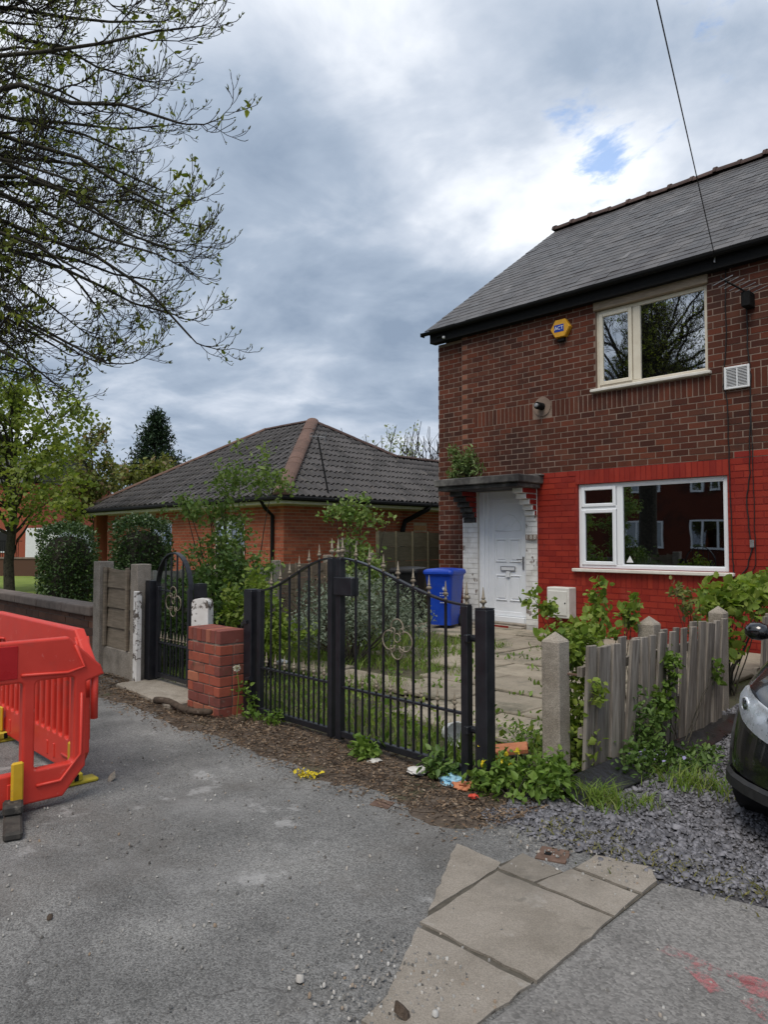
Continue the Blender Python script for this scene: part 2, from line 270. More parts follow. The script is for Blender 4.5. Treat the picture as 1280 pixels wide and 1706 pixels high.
# ------------------------------------------------------------------ object helpers
def tag(o, label=None, cat=None, group=None, kind=None):
    if label: o['label'] = label
    if cat: o['category'] = cat
    if group: o['group'] = group
    if kind: o['kind'] = kind
    return o
def thing(name, loc, label, cat, group=None, rz=0.0):
    o = bpy.data.objects.new(name, None); COL.objects.link(o); o.empty_display_size = .1
    o.location = loc; o.rotation_euler = (0, 0, rz)
    return tag(o, label, cat, group)
def link(name, me, mat, parent=None, world=False, kind=None):
    o = bpy.data.objects.new(name, me); COL.objects.link(o)
    if mat:
        if not me.materials: me.materials.append(MAT[mat])
        elif me.materials[0] != MAT[mat]:
            o.material_slots[0].link = 'OBJECT'; o.material_slots[0].material = MAT[mat]
    if parent:
        o.parent = parent
        if world:
            p = parent; off = Vector()
            while p: off += p.location; p = p.parent
            o.location = -off
    if kind: o['kind'] = kind
    return o
def mesh_np(name, V, F4=None, F3=None, smooth=False):
    me = bpy.data.meshes.new(name)
    V = np.asarray(V, np.float32)
    idx = []; st = []; tot = []; n = 0
    for F, k in ((F4, 4), (F3, 3)):
        if F is not None and len(F):
            F = np.asarray(F, np.int32); idx.append(F.ravel()); st.append(n+np.arange(len(F))*k); tot.append(np.full(len(F), k)); n += F.size
    me.vertices.add(len(V)); me.vertices.foreach_set('co', V.ravel())
    me.loops.add(n); me.loops.foreach_set('vertex_index', np.concatenate(idx).astype(np.int32))
    me.polygons.add(sum(len(s) for s in st)); me.polygons.foreach_set('loop_start', np.concatenate(st).astype(np.int32))
    me.polygons.foreach_set('loop_total', np.concatenate(tot).astype(np.int32))
    if smooth: me.polygons.foreach_set('use_smooth', np.ones(len(me.polygons), bool))
    me.update(calc_edges=True); me.validate()
    return me
class MB:
    def __init__(s): s.v = []; s.f = []
    def box(s, a, b, M=None):
        (x0, y0, z0), (x1, y1, z1) = a, b; i = len(s.v)
        P = [(x0, y0, z0), (x1, y0, z0), (x1, y1, z0), (x0, y1, z0), (x0, y0, z1), (x1, y0, z1), (x1, y1, z1), (x0, y1, z1)]
        if M: P = [tuple(M @ Vector(p)) for p in P]
        s.v += P
        s.f += [tuple(i+k for k in q) for q in ((0, 3, 2, 1), (4, 5, 6, 7), (0, 1, 5, 4), (1, 2, 6, 5), (2, 3, 7, 6), (3, 0, 4, 7))]
        return s
    def cbox(s, c, d, M=None):
        return s.box([c[k]-d[k]/2 for k in range(3)], [c[k]+d[k]/2 for k in range(3)], M)
    def quad(s, *P):
        i = len(s.v); s.v += [tuple(p) for p in P]; s.f.append(tuple(range(i, i+len(P)))); return s
    def prism(s, poly, z0, z1):
        i = len(s.v); n = len(poly)
        s.v += [(x, y, z0) for x, y in poly]+[(x, y, z1) for x, y in poly]
        s.f += [tuple(i+k for k in range(n-1, -1, -1)), tuple(i+n+k for k in range(n))]
        s.f += [(i+k, i+(k+1) % n, i+n+(k+1) % n, i+n+k) for k in range(n)]; return s
    def tube(s, pts, rad, n=8, cap=True, squash=None):
        pts = [Vector(p) for p in pts]; m = len(pts)
        if not hasattr(rad, '__len__'): rad = [rad]*m
        i = len(s.v); ref = Vector((0, 0, 1))
        for k, p in enumerate(pts):
            d = (pts[min(k+1, m-1)]-pts[max(k-1, 0)])
            if d.length < 1e-9: d = Vector((0, 0, 1))
            d.normalize()
            if k == 0:
                if abs(d.z) > .9: ref = Vector((1, 0, 0))
                x = d.cross(ref).normalized()
            else:
                x = (x-d*x.dot(d)).normalized()
            y = d.cross(x)
            for j in range(n):
                a = 2*math.pi*(j+.5)/n; s.v.append(tuple(p+x*(rad[k]*math.cos(a))+y*(rad[k]*math.sin(a))))
        for k in range(m-1):
            for j in range(n):
                a = i+k*n+j; b = i+k*n+(j+1) % n; s.f.append((a, b, b+n, a+n))
        if cap: s.f += [tuple(i+j for j in range(n-1, -1, -1)), tuple(i+(m-1)*n+j for j in range(n))]
        return s
    def lathe(s, prof, n=16, c=(0, 0, 0), M=None):
        i = len(s.v)
        for r, z in prof:
            for j in range(n):
                a = 2*math.pi*j/n; p = Vector((c[0]+r*math.cos(a), c[1]+r*math.sin(a), c[2]+z)); s.v.append(tuple(M @ p if M else p))
        for k in range(len(prof)-1):
            for j in range(n):
                a = i+k*n+j; b = i+k*n+(j+1) % n; s.f.append((a, b, b+n, a+n))
        s.f += [tuple(i+j for j in range(n-1, -1, -1)), tuple(i+(len(prof)-1)*n+j for j in range(n))]
        return s
    def mesh(s, name, smooth=False, bevel=0.0, seg=1):
        me = bpy.data.meshes.new(name); me.from_pydata(s.v, [], s.f); me.update()
        if bevel:
            bm = bmesh.new(); bm.from_mesh(me); bmesh.ops.remove_doubles(bm, verts=bm.verts, dist=1e-5)
            bmesh.ops.bevel(bm, geom=[e for e in bm.edges if len(e.link_faces) == 2 and e.calc_face_angle(0) > .5], offset=bevel, segments=seg, profile=.5, affect='EDGES')
            bm.to_mesh(me); bm.free()
        if smooth: me.polygons.foreach_set('use_smooth', np.ones(len(me.polygons), bool))
        return me
    def build(s, name, mat, parent=None, world=False, kind=None, smooth=False, bevel=0.0, seg=1):
        return link(name, s.mesh(name, smooth, bevel, seg), mat, parent, world, kind)
def copy_tree(o, parent=None):
    c = o.copy(); COL.objects.link(c); c.parent = parent
    for ch in o.children: copy_tree(ch, c)
    return c
def text_mesh(name, body, size, ext=.002):
    cu = bpy.data.curves.new(name, 'FONT'); cu.body = body; cu.size = size; cu.extrude = ext; cu.align_x = 'CENTER'; cu.align_y = 'CENTER'; cu.resolution_u = 3
    o = bpy.data.objects.new(name, cu); COL.objects.link(o)
    dg = bpy.context.evaluated_depsgraph_get(); me = bpy.data.meshes.new_from_object(o.evaluated_get(dg)); me.name = name
    bpy.data.objects.remove(o); return me
def poly_panel(name, loops, ext, bev=0.0, res=2):
    cu = bpy.data.curves.new(name, 'CURVE'); cu.dimensions = '2D'; cu.fill_mode = 'BOTH'; cu.extrude = ext; cu.bevel_depth = bev; cu.bevel_resolution = res
    for L in loops:
        sp = cu.splines.new('POLY'); sp.points.add(len(L)-1); sp.use_cyclic_u = True
        for p, q in zip(sp.points, L): p.co = (q[0], q[1], 0, 1)
    o = bpy.data.objects.new(name, cu); COL.objects.link(o)
    dg = bpy.context.evaluated_depsgraph_get(); me = bpy.data.meshes.new_from_object(o.evaluated_get(dg)); me.name = name
    bpy.data.objects.remove(o); return me
def rounded(x0, y0, x1, y1, r, n=4):
    P = []
    for cx, cy, a0 in ((x1-r, y0+r, -90), (x1-r, y1-r, 0), (x0+r, y1-r, 90), (x0+r, y0+r, 180)):
        for k in range(n+1):
            a = R(a0+90*k/n); P.append((cx+r*math.cos(a), cy+r*math.sin(a)))
    return P
def brickbox_mesh(name):      # unit brick with slightly worn arrises, 1x1x1 centred
    return MB().cbox((0, 0, 0), (1, 1, 1)).mesh(name)

# leaves: many small folded faces
def leaf_mesh(name, P, size, aspect=.5, nrm=None, up=.4, six=True, fold=.25, seed=0, hang=0.0):
    g = np.random.default_rng(seed); P = np.asarray(P, float); n = len(P)
    size = np.broadcast_to(np.asarray(size, float), (n,))*np.clip(np.exp(g.normal(size=n)*.34)*.94, .35, 1.55)
    d = g.normal(size=(n, 3)); d /= np.linalg.norm(d, axis=1)[:, None]
    if nrm is not None: d = d*.75+nrm
    d[:, 2] -= hang
    d /= np.linalg.norm(d, axis=1)[:, None]
    u = g.normal(size=(n, 3)); u[:, 2] += up*3
    s = np.cross(d, u); s /= np.linalg.norm(s, axis=1)[:, None]+1e-9
    w = np.cross(s, d)
    L = size[:, None]; Wd = L*aspect*.5
    if six:
        pts = [P, P+d*L*.3+s*Wd+w*Wd*fold, P+d*L*.72+s*Wd*.7+w*Wd*fold, P+d*L-w*L*.06, P+d*L*.72-s*Wd*.7+w*Wd*fold, P+d*L*.3-s*Wd+w*Wd*fold]
        V = np.stack(pts, 1).reshape(-1, 3); b = (np.arange(n)*6)[:, None]
        F = np.concatenate([b+np.array([[0, 1, 2, 3]]), b+np.array([[0, 3, 4, 5]])])
        return mesh_np(name, V, F4=F)
    pts = [P, P+d*L*.45+s*Wd+w*Wd*fold, P+d*L, P+d*L*.45-s*Wd+w*Wd*fold]
    V = np.stack(pts, 1).reshape(-1, 3); b = (np.arange(n)*4)[:, None]
    return mesh_np(name, V, F4=b+np.array([[0, 1, 2, 3]]))
def in_ell(n, c, r, g, shell=0.0):
    d = g.normal(size=(n, 3)); d /= np.linalg.norm(d, axis=1)[:, None]
    q = g.uniform(shell**3, 1, n)**(1/3)
    return np.asarray(c)+d*q[:, None]*np.asarray(r), d
def clumps(blobs, nc, per, spread, g, shell=.3):
    out = []; cen = []
    vol = np.array([r[0]*r[1]*r[2] for c, r in blobs]); k = g.choice(len(blobs), nc, p=vol/vol.sum())
    for b in range(len(blobs)):
        m = int((k == b).sum())
        if m == 0: continue
        C, _ = in_ell(m, blobs[b][0], blobs[b][1], g, shell); cen.append(C)
        out.append((C[:, None, :]+g.normal(size=(m, per, 3))*spread).reshape(-1, 3))
    return np.concatenate(out), np.concatenate(cen)
def grass_mesh(name, P, hgt, wid, seed=0, lean=.35):
    g = np.random.default_rng(seed); n = len(P); P = np.asarray(P, float)
    h = np.broadcast_to(np.asarray(hgt, float), (n,))*g.uniform(.5, 1.3, n); a = g.uniform(0, 2*np.pi, n)
    s = np.stack([np.cos(a), np.sin(a), 0*a], 1)*wid*g.uniform(.6, 1.4, n)[:, None]
    ln = g.normal(size=(n, 3))*lean; ln[:, 2] = 0
    mid = P+ln*h[:, None]*.35+np.array([0, 0, 1])*h[:, None]*.6; tip = P+ln*h[:, None]+np.array([0, 0, 1])*h[:, None]*.95
    V = np.stack([P-s, P+s, mid+s*.7, tip, mid-s*.7], 1).reshape(-1, 3); b = (np.arange(n)*5)[:, None]
    return mesh_np(name, V, F4=b+np.array([[0, 1, 2, 4]]), F3=b+np.array([[4, 2, 3]]))
class Tubes:       # fast thin branches
    def __init__(s): s.V = []; s.F = []; s.n = 0
    def add(s, pts, rad, k=4):
        pts = np.asarray(pts, float); m = len(pts); d = np.gradient(pts, axis=0); d /= np.linalg.norm(d, axis=1)[:, None]+1e-9
        ref = np.where(np.abs(d[:, 2:3]) > .9, np.array([[1., 0, 0]]), np.array([[0, 0, 1.]]))
        x = np.cross(d, ref); x /= np.linalg.norm(x, axis=1)[:, None]+1e-9; y = np.cross(d, x)
        a = np.arange(k)*2*np.pi/k; r = np.asarray(rad, float)[:, None, None]
        ring = pts[:, None, :]+r*(x[:, None, :]*np.cos(a)[None, :, None]+y[:, None, :]*np.sin(a)[None, :, None])
        s.V.append(ring.reshape(-1, 3))
        i = np.arange(m-1)[:, None]*k+np.arange(k)[None, :]; j = np.arange(m-1)[:, None]*k+(np.arange(k)[None, :]+1) % k
        s.F.append((np.stack([i, j, j+k, i+k], -1).reshape(-1, 4))+s.n); s.n += m*k
    def mesh(s, name): return mesh_np(name, np.concatenate(s.V), F4=np.concatenate(s.F), smooth=True)

CAMP = Vector((0, 0, 1.5))
FW = Vector((-math.sin(R(45.7)), math.cos(R(45.7)), 0)); RT = Vector((math.cos(R(45.7)), math.sin(R(45.7)), 0))
def in_view(p, m=1.02):
    q = Vector(p)-CAMP; z = q.dot(FW)
    return z > .2 and abs(q.dot(RT)/z) < .5333*m and -.68*m < q.z/z < .76*m

# ------------------------------------------------------------------ the ground
def ground_poly(name, poly, z, mat, kind='structure', parent=None):
    me = bpy.data.meshes.new(name); me.from_pydata([(x, y, z) for x, y in poly], [], [tuple(range(len(poly)))]); me.update()
    o = link(name, me, mat, parent)
    if not parent: o['kind'] = kind
    return o
def wobble_line(a, b, n, amp, seed):
    g = np.random.default_rng(seed); out = []
    for k in range(n+1):
        t = k/n; d = 0 if k in (0, n) else g.normal()*amp
        nx, ny = -(b[1]-a[1]), b[0]-a[0]; L = math.hypot(nx, ny)
        out.append((a[0]+(b[0]-a[0])*t+nx/L*d, a[1]+(b[1]-a[1])*t+ny/L*d))
    return out
ground_poly('ground', [(-300, -300), (300, -300), (300, 300), (-300, 300)], -.03, 'grass_ground')
ground_poly('road', [(-80, -11), (40, -11), (40, -3.4), (-80, -3.4)], -.012, 'road')
pav = ground_poly('pavement', wobble_line((-60, 3.42), (-7.3, 3.42), 3, 0, 1)+wobble_line((-7.3, 3.15), (-2.5, 3.05), 26, .035, 2)+[(-2.25, 3.27), (-2.06, 3.2), (-1.45, 3.1), (6, 3.6), (6, -3.25), (-60, -3.25)], 0.0, 'asphalt')
kb = MB()
for k in range(40): kb.box((-30+k*.915, -3.4, -.02), (-30+k*.915+.9, -3.25, .006))
kb.build('kerb', 'kerb_stone', kind='structure', bevel=.012)
ground_poly('far_pavement', [(-80, -13), (40, -13), (40, -11), (-80, -11)], -.004, 'asphalt')
apron = ground_poly('driveway_apron', [(-1.455, 3.12), (-1.437, 2.60), (-1.415, 2.0), (-1.425, 1.55), (-1.7, .9), (-1.9, .2), (-2.1, -3.2), (6, -3.2), (6, 3.7), (-.2, 3.42)], .005, 'apron')
# slabs set in the pavement
J = MB(); J.prism([(-2.335, 2.78), (-2.06, 2.765), (-2.045, 2.925), (-1.812, 2.892), (-1.788, 3.14), (-1.56, 3.21), (-1.462, 3.1), (-1.44, 2.0), (-1.445, 1.58), (-1.70, 1.57), (-1.735, 1.71), (-1.985, 2.18)], -.01, .0045)
J.build('slab_bed', 'joint', pav)
slabs = [[(-2.34, 2.785), (-2.06, 2.77), (-2.035, 2.70), (-2.0, 2.2)],
         [(-2.015, 2.685), (-1.455, 2.685), (-1.43, 2.12), (-1.965, 2.115)],
         [(-2.05, 2.93), (-1.81, 2.895), (-1.845, 2.72), (-2.035, 2.715)],
         [(-1.795, 2.945), (-1.47, 2.935), (-1.455, 2.705), (-1.825, 2.715)],
         [(-1.79, 3.15), (-1.55, 3.22), (-1.47, 3.11), (-1.465, 2.96), (-1.785, 2.965)],
         [(-1.95, 2.085), (-1.435, 2.095), (-1.44, 1.58), (-1.70, 1.56), (-1.73, 1.7)]]
for k, P in enumerate(slabs):
    dz = [.0, .002, -.001, .001, .003, -.001][k]
    cx = sum(p[0] for p in P)/len(P); cy = sum(p[1] for p in P)/len(P)
    P = P if sum(P[i][0]*P[(i+1) % len(P)][1]-P[(i+1) % len(P)][0]*P[i][1] for i in range(len(P))) > 0 else P[::-1]
    # break the straight edges a little
    Q = []
    g_ = np.random.default_rng(40+k)
    for i in range(len(P)):
        a, b = P[i], P[(i+1) % len(P)]; n = max(2, int(math.hypot(b[0]-a[0], b[1]-a[1])/.06))
        for j in range(n):
            t = j/n; w = 0 if j == 0 else .0035
            Q.append((a[0]+(b[0]-a[0])*t+g_.normal()*w, a[1]+(b[1]-a[1])*t+g_.normal()*w))
    MB().prism(Q, -.02, .011+dz).build('slab', 'flag', pav, bevel=.0)
cv = MB(); cv.prism([(-2.035, 3.07), (-1.90, 3.12), (-1.85, 2.985), (-1.985, 2.935)], -.01, .009)
cvo = cv.build('inspection_cover', 'iron_rust', pav, bevel=.003)
cf = MB().prism([(-1.98, 3.02), (-1.95, 3.03), (-1.94, 3.0), (-1.97, 2.99)], .009, .012); cf.build('lifting_slot', 'black_paint', cvo)
cv2 = MB(); cv2.prism([(-3.08, 2.95), (-2.96, 2.98), (-2.92, 2.88), (-3.04, 2.85)], -.01, .004); cv2.build('stopcock_cover', 'iron_rust', pav)
# pink spray-paint strokes on the apron
sp = MB()
for a, b, w in [((-1.22, 2.63), (-.80, 2.60), .034), ((-1.10, 2.585), (-.98, 2.50), .028), ((-1.0, 2.62), (-.80, 2.70), .026), ((-.9, 2.53), (-.78, 2.47), .03)]:
    d = Vector((b[0]-a[0], b[1]-a[1], 0)); nrm_ = Vector((-d.y, d.x, 0)).normalized()*w; A = Vector((*a, .0095)); B = Vector((*b, .0095))
    sp.quad(A-nrm_, B-nrm_, B+nrm_, A+nrm_)
sp.build('spray_mark', 'spray_pink', apron)

def bumpy(name, x0, x1, y0, y1, step, amp, z, mat, kind='structure', edge=None, sc=2.2):
    nx = int((x1-x0)/step)+1; ny = int((y1-y0)/step)+1
    X, Y = np.meshgrid(np.linspace(x0, x1, nx), np.linspace(y0, y1, ny))
    Z = np.array([mnoise.fractal(Vector((a*sc, b*sc, 1.7)), 1.0, 2.0, 4) for a, b in zip(X.ravel(), Y.ravel())])*amp+z
    if edge is not None: Z += edge(X.ravel(), Y.ravel())
    V = np.stack([X.ravel(), Y.ravel(), Z], 1); i = (np.arange(ny-1)[:, None]*nx+np.arange(nx-1)[None, :]).ravel()
    me = mesh_np(name, V, F4=np.stack([i, i+1, i+1+nx, i+nx], 1), smooth=True)
    o = link(name, me, mat); o['kind'] = kind; return o
bumpy('soil_verge', -8.4, -2.2, 2.66, 3.75, .05, .022, .012, 'soil', edge=lambda x, y: np.where(y < 3.05, -(3.05-y)*.14-.0, 0)-np.where(x > -2.6, (x+2.6)*.1, 0)-np.where(x < -7.0, (-7.0-x)*.03, 0))
bumpy('garden_ground', -9.0, -2.5, 3.6, 10.1, .1, .03, .012, 'garden_soil')
gp = tag(bpy.data.objects.new('garden_path', None), kind='structure'); COL.objects.link(gp)
fm = MB().box((-.5, -.5, -.04), (.5, .5, 0)).mesh('paving_flag', bevel=.01)
g_ = np.random.default_rng(5)
def lay_flag(u0, u1, v0, v1):
    o = link('flag', fm, 'garden_flag', gp); o.location = ((u0+u1)/2, (v0+v1)/2, .055+g_.normal()*.006)
    o.scale = (u1-u0-.025, v1-v0-.025, 1); o.rotation_euler = (g_.normal()*.012, g_.normal()*.012, g_.normal()*.012)
v = 8.75
for v0, v1 in ((8.62, 9.34), (9.34, 10.02)):
    u = -8.9+g_.uniform(0, .3)
    while u < -2.9:
        w = g_.choice([.62, .78, .93]); lay_flag(u, min(u+w, -2.75), v0, v1); u += w
for v0 in np.arange(4.35, 8.5, .71):
    u = -3.0 if v0 < 5 else -2.85
    lo = -3.95 if v0 < 5 else (-5.2 if v0 < 6.3 else -6.1)
    while u > lo:
        w = g_.choice([.62, .74, .9]); lay_flag(u-w, u, v0, v0+.71); u -= w
for (a, b, c, d) in [(-6.9, -6.2, 5.0, 5.6), (-6.2, -5.5, 4.95, 5.55), (-5.5, -4.85, 5.0, 5.55)]: lay_flag(a, b, c, d)
ground_poly('gravel_drive', [(-2.52, 2.95), (-2.1, 2.9), (-1.45, 2.85), (-.2, 3.1), (3, 3.3), (3, 10.1), (-2.52, 10.1)], -.003, 'gravel_base')
ground_poly('lawn', [(-60, 3.7), (-8.5, 3.7), (-9.6, 9.7), (-13, 9.9), (-28, 9.9), (-60, 16)], .02, 'lawn')
# loose slate chippings
n = 42000
P = np.stack([g_.uniform(-2.5, .1, n), 3.12+3.9*g_.uniform(0, 1, n)**1.5, np.full(n, .006)], 1)
keep = (P[:, 1] > 3.22+np.maximum(0, (P[:, 0]+1.4))*.25+g_.normal(size=n)*.06); P = P[keep]; n = len(P)
def chips(name, P, size, flat, mat, seed, parent=None, kind='stuff'):
    g = np.random.default_rng(seed); n = len(P); a = g.uniform(0, 6.28, n)
    s = size*g.uniform(.5, 1.4, n)
    base = np.array([(1, .1), (.35, .75), (-.6, .6), (-1, -.15), (-.2, -.75), (.7, -.55)])
    r = base[None]*g.uniform(.7, 1.25, (n, 6, 1)); c, sn = np.cos(a)[:, None], np.sin(a)[:, None]
    x = (r[..., 0]*c-r[..., 1]*sn)*s[:, None]*.5; y = (r[..., 0]*sn+r[..., 1]*c)*s[:, None]*.5
    tilt = g.normal(size=(n, 2))*.25; h = (s*flat*g.uniform(.6, 1.4, n))[:, None]
    zt = x*tilt[:, :1]+y*tilt[:, 1:]
    lo = np.stack([P[:, :1]+x, P[:, 1:2]+y, P[:, 2:]+zt], -1); up = np.stack([P[:, :1]+x*.8, P[:, 1:2]+y*.8, P[:, 2:]+zt+h], -1)
    V = np.concatenate([lo, up], 1).reshape(-1, 3); b = (np.arange(n)*12)[:, None]
    F = [b+np.array([[k, (k+1) % 6, 6+(k+1) % 6, 6+k]]) for k in range(6)]+[b+np.array([[6, 7, 8, 9]]), b+np.array([[6, 9, 10, 11]])]
    return tag(link(name, mesh_np(name, V, F4=np.concatenate(F)), mat, parent), kind=kind)
tag(chips('slate_chippings', P, .0165*np.exp(np.random.default_rng(2).normal(size=len(P))*.38), .26, 'slate_chip', 3), 'blue grey slate chippings covering the driveway beside the car', 'gravel')
# grit and small stones on the tarmac
n = 700
P = np.stack([g_.uniform(-5, -.6, n), g_.uniform(.9, 3.0, n), np.full(n, .003)], 1)
e_ = np.stack([-1.75+g_.normal(size=260)*.16, g_.uniform(1.5, 2.0, 260), np.full(260, .008)], 1)
e2 = np.stack([g_.uniform(-2.4, -1.5, 160), 3.05+g_.normal(size=160)*.09, np.full(160, .012)], 1)
tag(chips('grit', np.concatenate([P, e_, e2]), .011, .6, 'grit', 4), 'loose grit and small stones scattered over the tarmac', 'grit')
# individual larger stones
for k, (x, y, s, m) in enumerate([(-3.02, 1.09, .045, 'bark_log'), (-2.0, 1.55, .03, 'grit'), (-1.62, 1.66, .04, 'bark_log'), (-4.48, 1.98, .05, 'concrete'), (-1.55, 1.74, .028, 'grit'), (-1.9, 1.28, .035, 'grit')]):
    me = chips('stone', np.array([[0, 0, 0.]]), s, .55, m, 60+k, kind=None); me.location = (x, y, .004 if x < -1.75 else .013)
    tag(me, ['round brown stone lying alone on the tarmac near the barriers', 'small grey stone at the bottom edge of the picture on tarmac', 'brown stone on the lowest paving slab, the larger of two', 'pale angular stone on tarmac between barrier and brick pier', 'dark small stone on the lowest paving slab', 'grey pebble at the lower edge beside the paving slabs'][k], 'stone', 'loose stones on the pavement')
# leaf litter and twigs on the verge
n = 13000
P = np.stack([g_.uniform(-8.0, -2.3, n), 3.25+g_.normal(size=n)*.2, np.full(n, .0)], 1)
P = P[(P[:, 1] > 2.72+np.abs(g_.normal(size=n))*.06) & (P[:, 1] < 3.75)]
P[:, 2] = [mnoise.fractal(Vector((a*2.2, b*2.2, 1.7)), 1.0, 2.0, 4)*.022+.016-max(0, 3.05-b)*.14+.004 for a, b, c in P]
P[:, 2] = np.maximum(P[:, 2], .006)
nn = np.random.default_rng(9).normal(size=(len(P), 3)); nn[:, 2] *= .12
lm = leaf_mesh('leaf_litter', P, .024, .36, nrm=nn*2.5, seed=11, six=False)
tag(link('leaf_litter', lm, 'dead_leaf'), 'brown dead leaves and twigs littering the verge before the gates', 'leaf litter', kind='stuff')
tw = Tubes()
for k in range(420):
    a = np.array([g_.uniform(-7.8, -2.4), 3.25+g_.normal()*.2, .03]); d = np.array([g_.normal(), g_.normal(), g_.normal()*.12]); d *= g_.uniform(.02, .09)/np.linalg.norm(d)
    tw.add([a-d, a+g_.normal(size=3)*.004, a+d], [.0025, .003, .002], 3)
tag(link('dry_twigs', tw.mesh('dry_twigs'), 'bark_log'), 'thin dry twigs scattered along the soil verge', 'twigs', kind='stuff')

# ------------------------------------------------------------------ brickwork
BRICK = brickbox_mesh('brick')
def lay(parent, bricks, mat, depth, axis, plane, sign, n_parts, name='brick', rest='brickwork', jit=.002, seed=1):
    """bricks: (a0,a1,z0,z1) rectangles in the wall plane; axis 0: wall along x facing -y/+y at y=plane; axis 1: wall along y at x=plane"""
    g = np.random.default_rng(seed); items = []
    for (a0, a1, z0, z1) in bricks:
        off = float(np.clip(g.normal()*jit, -.004, .0012)) if sign < 0 else float(np.clip(g.normal()*jit, -.0012, .004))
        c = ((a0+a1)/2, plane-sign*(depth/2)+off, (z0+z1)/2) if axis == 0 else (plane-sign*(depth/2)+off, (a0+a1)/2, (z0+z1)/2)
        s = (a1-a0, depth, z1-z0) if axis == 0 else (depth, a1-a0, z1-z0)
        items.append((c, s))
    items.sort(key=lambda i: (0 if in_view(i[0]) else 1, (Vector(i[0])-CAMP).length/math.sqrt(i[1][0]*i[1][2]+i[1][1]*i[1][2])))
    off = Vector(); p = parent
    while p: off += p.location; p = p.parent
    for c, s in items[:n_parts]:
        o = link(name, BRICK, mat, parent); o.location = Vector(c)-off; o.scale = s
        o.rotation_euler = (0, g.normal()*.004 if axis == 0 else 0, 0)
    if len(items) > n_parts:
        m = MB()
        for c, s in items[n_parts:]: m.cbox(c, s)
        m.build(rest, mat, parent, world=True, kind='stuff')
def courses(a0, a1, z0, z1, L, Hc, joint, holes=(), shift=0.0, cutends=True):
    out = []; k = 0; z = z0
    while z < z1-.02:
        zt = min(z+Hc-joint, z1); a = a0-(L/2 if k % 2 else 0)-shift
        while a < a1:
            segs = [(max(a, a0), min(a+L-joint, a1))]
            for (h0, h1, g0, g1) in holes:
                if zt > g0+.004 and z < g1-.004:
                    ns = []
                    for s0, s1 in segs:
                        if s1 <= h0 or s0 >= h1: ns.append((s0, s1)); continue
                        if s0 < h0: ns.append((s0, h0-.002))
                        if s1 > h1: ns.append((h1+.002, s1))
                    segs = ns
            for s0, s1 in segs:
                if s1-s0 > .025: out.append((s0, s1, z, zt))
            a += L
        z += Hc; k += 1
    return out
def soldiers(a0, a1, z0, z1, w=.082, joint=.014):
    n = max(1, round((a1-a0)/w)); w = (a1-a0)/n
    return [(a0+i*w, a0+(i+1)*w-joint, z0, z1-joint*.5) for i in range(n)]

# ------------------------------------------------------------------ the house
FV = 10.09
house = thing('semi_detached_house', (-5, FV, 0), 'two storey brick house with red painted ground floor and white door', 'house')
LWIN = (-5.975, -3.70, 1.085, 2.395); UWIN = (-5.63, -3.925, 3.855, 5.215); DOOR = (-7.955, -6.955, .13, 2.36)
HC, HL, HJ = .0905, .241, .0145
URT = .6
holes = [LWIN, UWIN, (-8.3, -6.72, 0, 2.52), (-8.02, URT, 39*HC, 42*HC-.003), (-6.0, -3.67, 2.36, 29*HC-.003), (-6.0, -3.67, 9*HC, 12*HC)]
allb = courses(-8.30, URT, 0.0, 5.42, HL, HC, HJ, holes)
red = [b for b in allb if (b[2] < 28.5*HC and b[0] >= -6.73) or (b[2] < 29.5*HC and b[0] > -3.67)]
rs = set(red); brown = [b for b in allb if b not in rs]
quoin = [b for b in brown if b[0] < -8.29 and b[2] > 2.6 and int(round(b[2]/HC)) % 2 == 1]
qs = set(quoin); brown = [b for b in brown if b not in qs]
brown += [b for b in soldiers(-8.02, -6.78, 39*HC, 42*HC-.009)]+[b for b in soldiers(-6.42, URT, 39*HC, 42*HC-.009)]
redS = soldiers(-6.0, -3.67, 2.398, 29*HC-.009, .084)+soldiers(-6.0, -3.67, 9*HC, 12*HC-.03, .084)
lay(house, brown, 'brick_brown', .03, 0, FV, -1, 190, seed=1, jit=.0015)
lay(house, red+redS, 'brick_red_paint', .03, 0, FV, -1, 80, rest='painted_brickwork', seed=2, jit=.001)
lay(house, quoin, 'brick_quoin', .034, 0, FV, -1, 30, seed=3)
left = courses(-8.93, -8.31, 0.0, 5.15, HL*.98, HC, HJ, shift=.09)
lay(house, left, 'brick_brown', .03, 0, FV+.06, -1, 0, rest='end_brickwork', seed=4)
whiteL = courses(-8.30, -7.965, .12, 2.48, HL, HC, HJ*.5); whiteR = courses(-6.945, -6.725, .12, 2.48, HL, HC, HJ*.5)
lay(house, whiteL+whiteR, 'brick_white_paint', .03, 0, FV-.003, -1, 0, rest='white_brickwork', seed=5)
def backing(name, u0, u1, z0, z1, vv, mat, hl=()):
    m = MB(); us = sorted({u0, u1, *[h for q in hl for h in q[:2] if u0 < h < u1]}); zs = sorted({z0, z1, *[h for q in hl for h in q[2:] if z0 < h < z1]})
    for i in range(len(us)-1):
        for j in range(len(zs)-1):
            cu, cz = (us[i]+us[i+1])/2, (zs[j]+zs[j+1])/2
            if any(q[0] < cu < q[1] and q[2] < cz < q[3] for q in hl): continue
            m.box((us[i], vv, zs[j]), (us[i+1], vv+.2, zs[j+1]))
    return m.build(name, mat, house, world=True)
hl = [LWIN, UWIN, DOOR]
backing('mortar', -8.31, URT, 28.9*HC, 5.45, FV+.003, 'mortar', hl)
backing('painted_mortar', -6.72, URT, 0, 28.9*HC, FV+.004, 'red_joint', hl)
backing('white_mortar', -8.29, -6.72, 0, 28.9*HC, FV+.0035, 'white_joint', hl)
backing('end_mortar', -8.925, -8.31, 0, 5.2, FV+.063, 'mortar')
w = MB(); w.box((-8.315, FV+.003, .0), (-8.302, FV+.2, 2.5)); w.build('painted_return', 'red_joint', house, world=True)
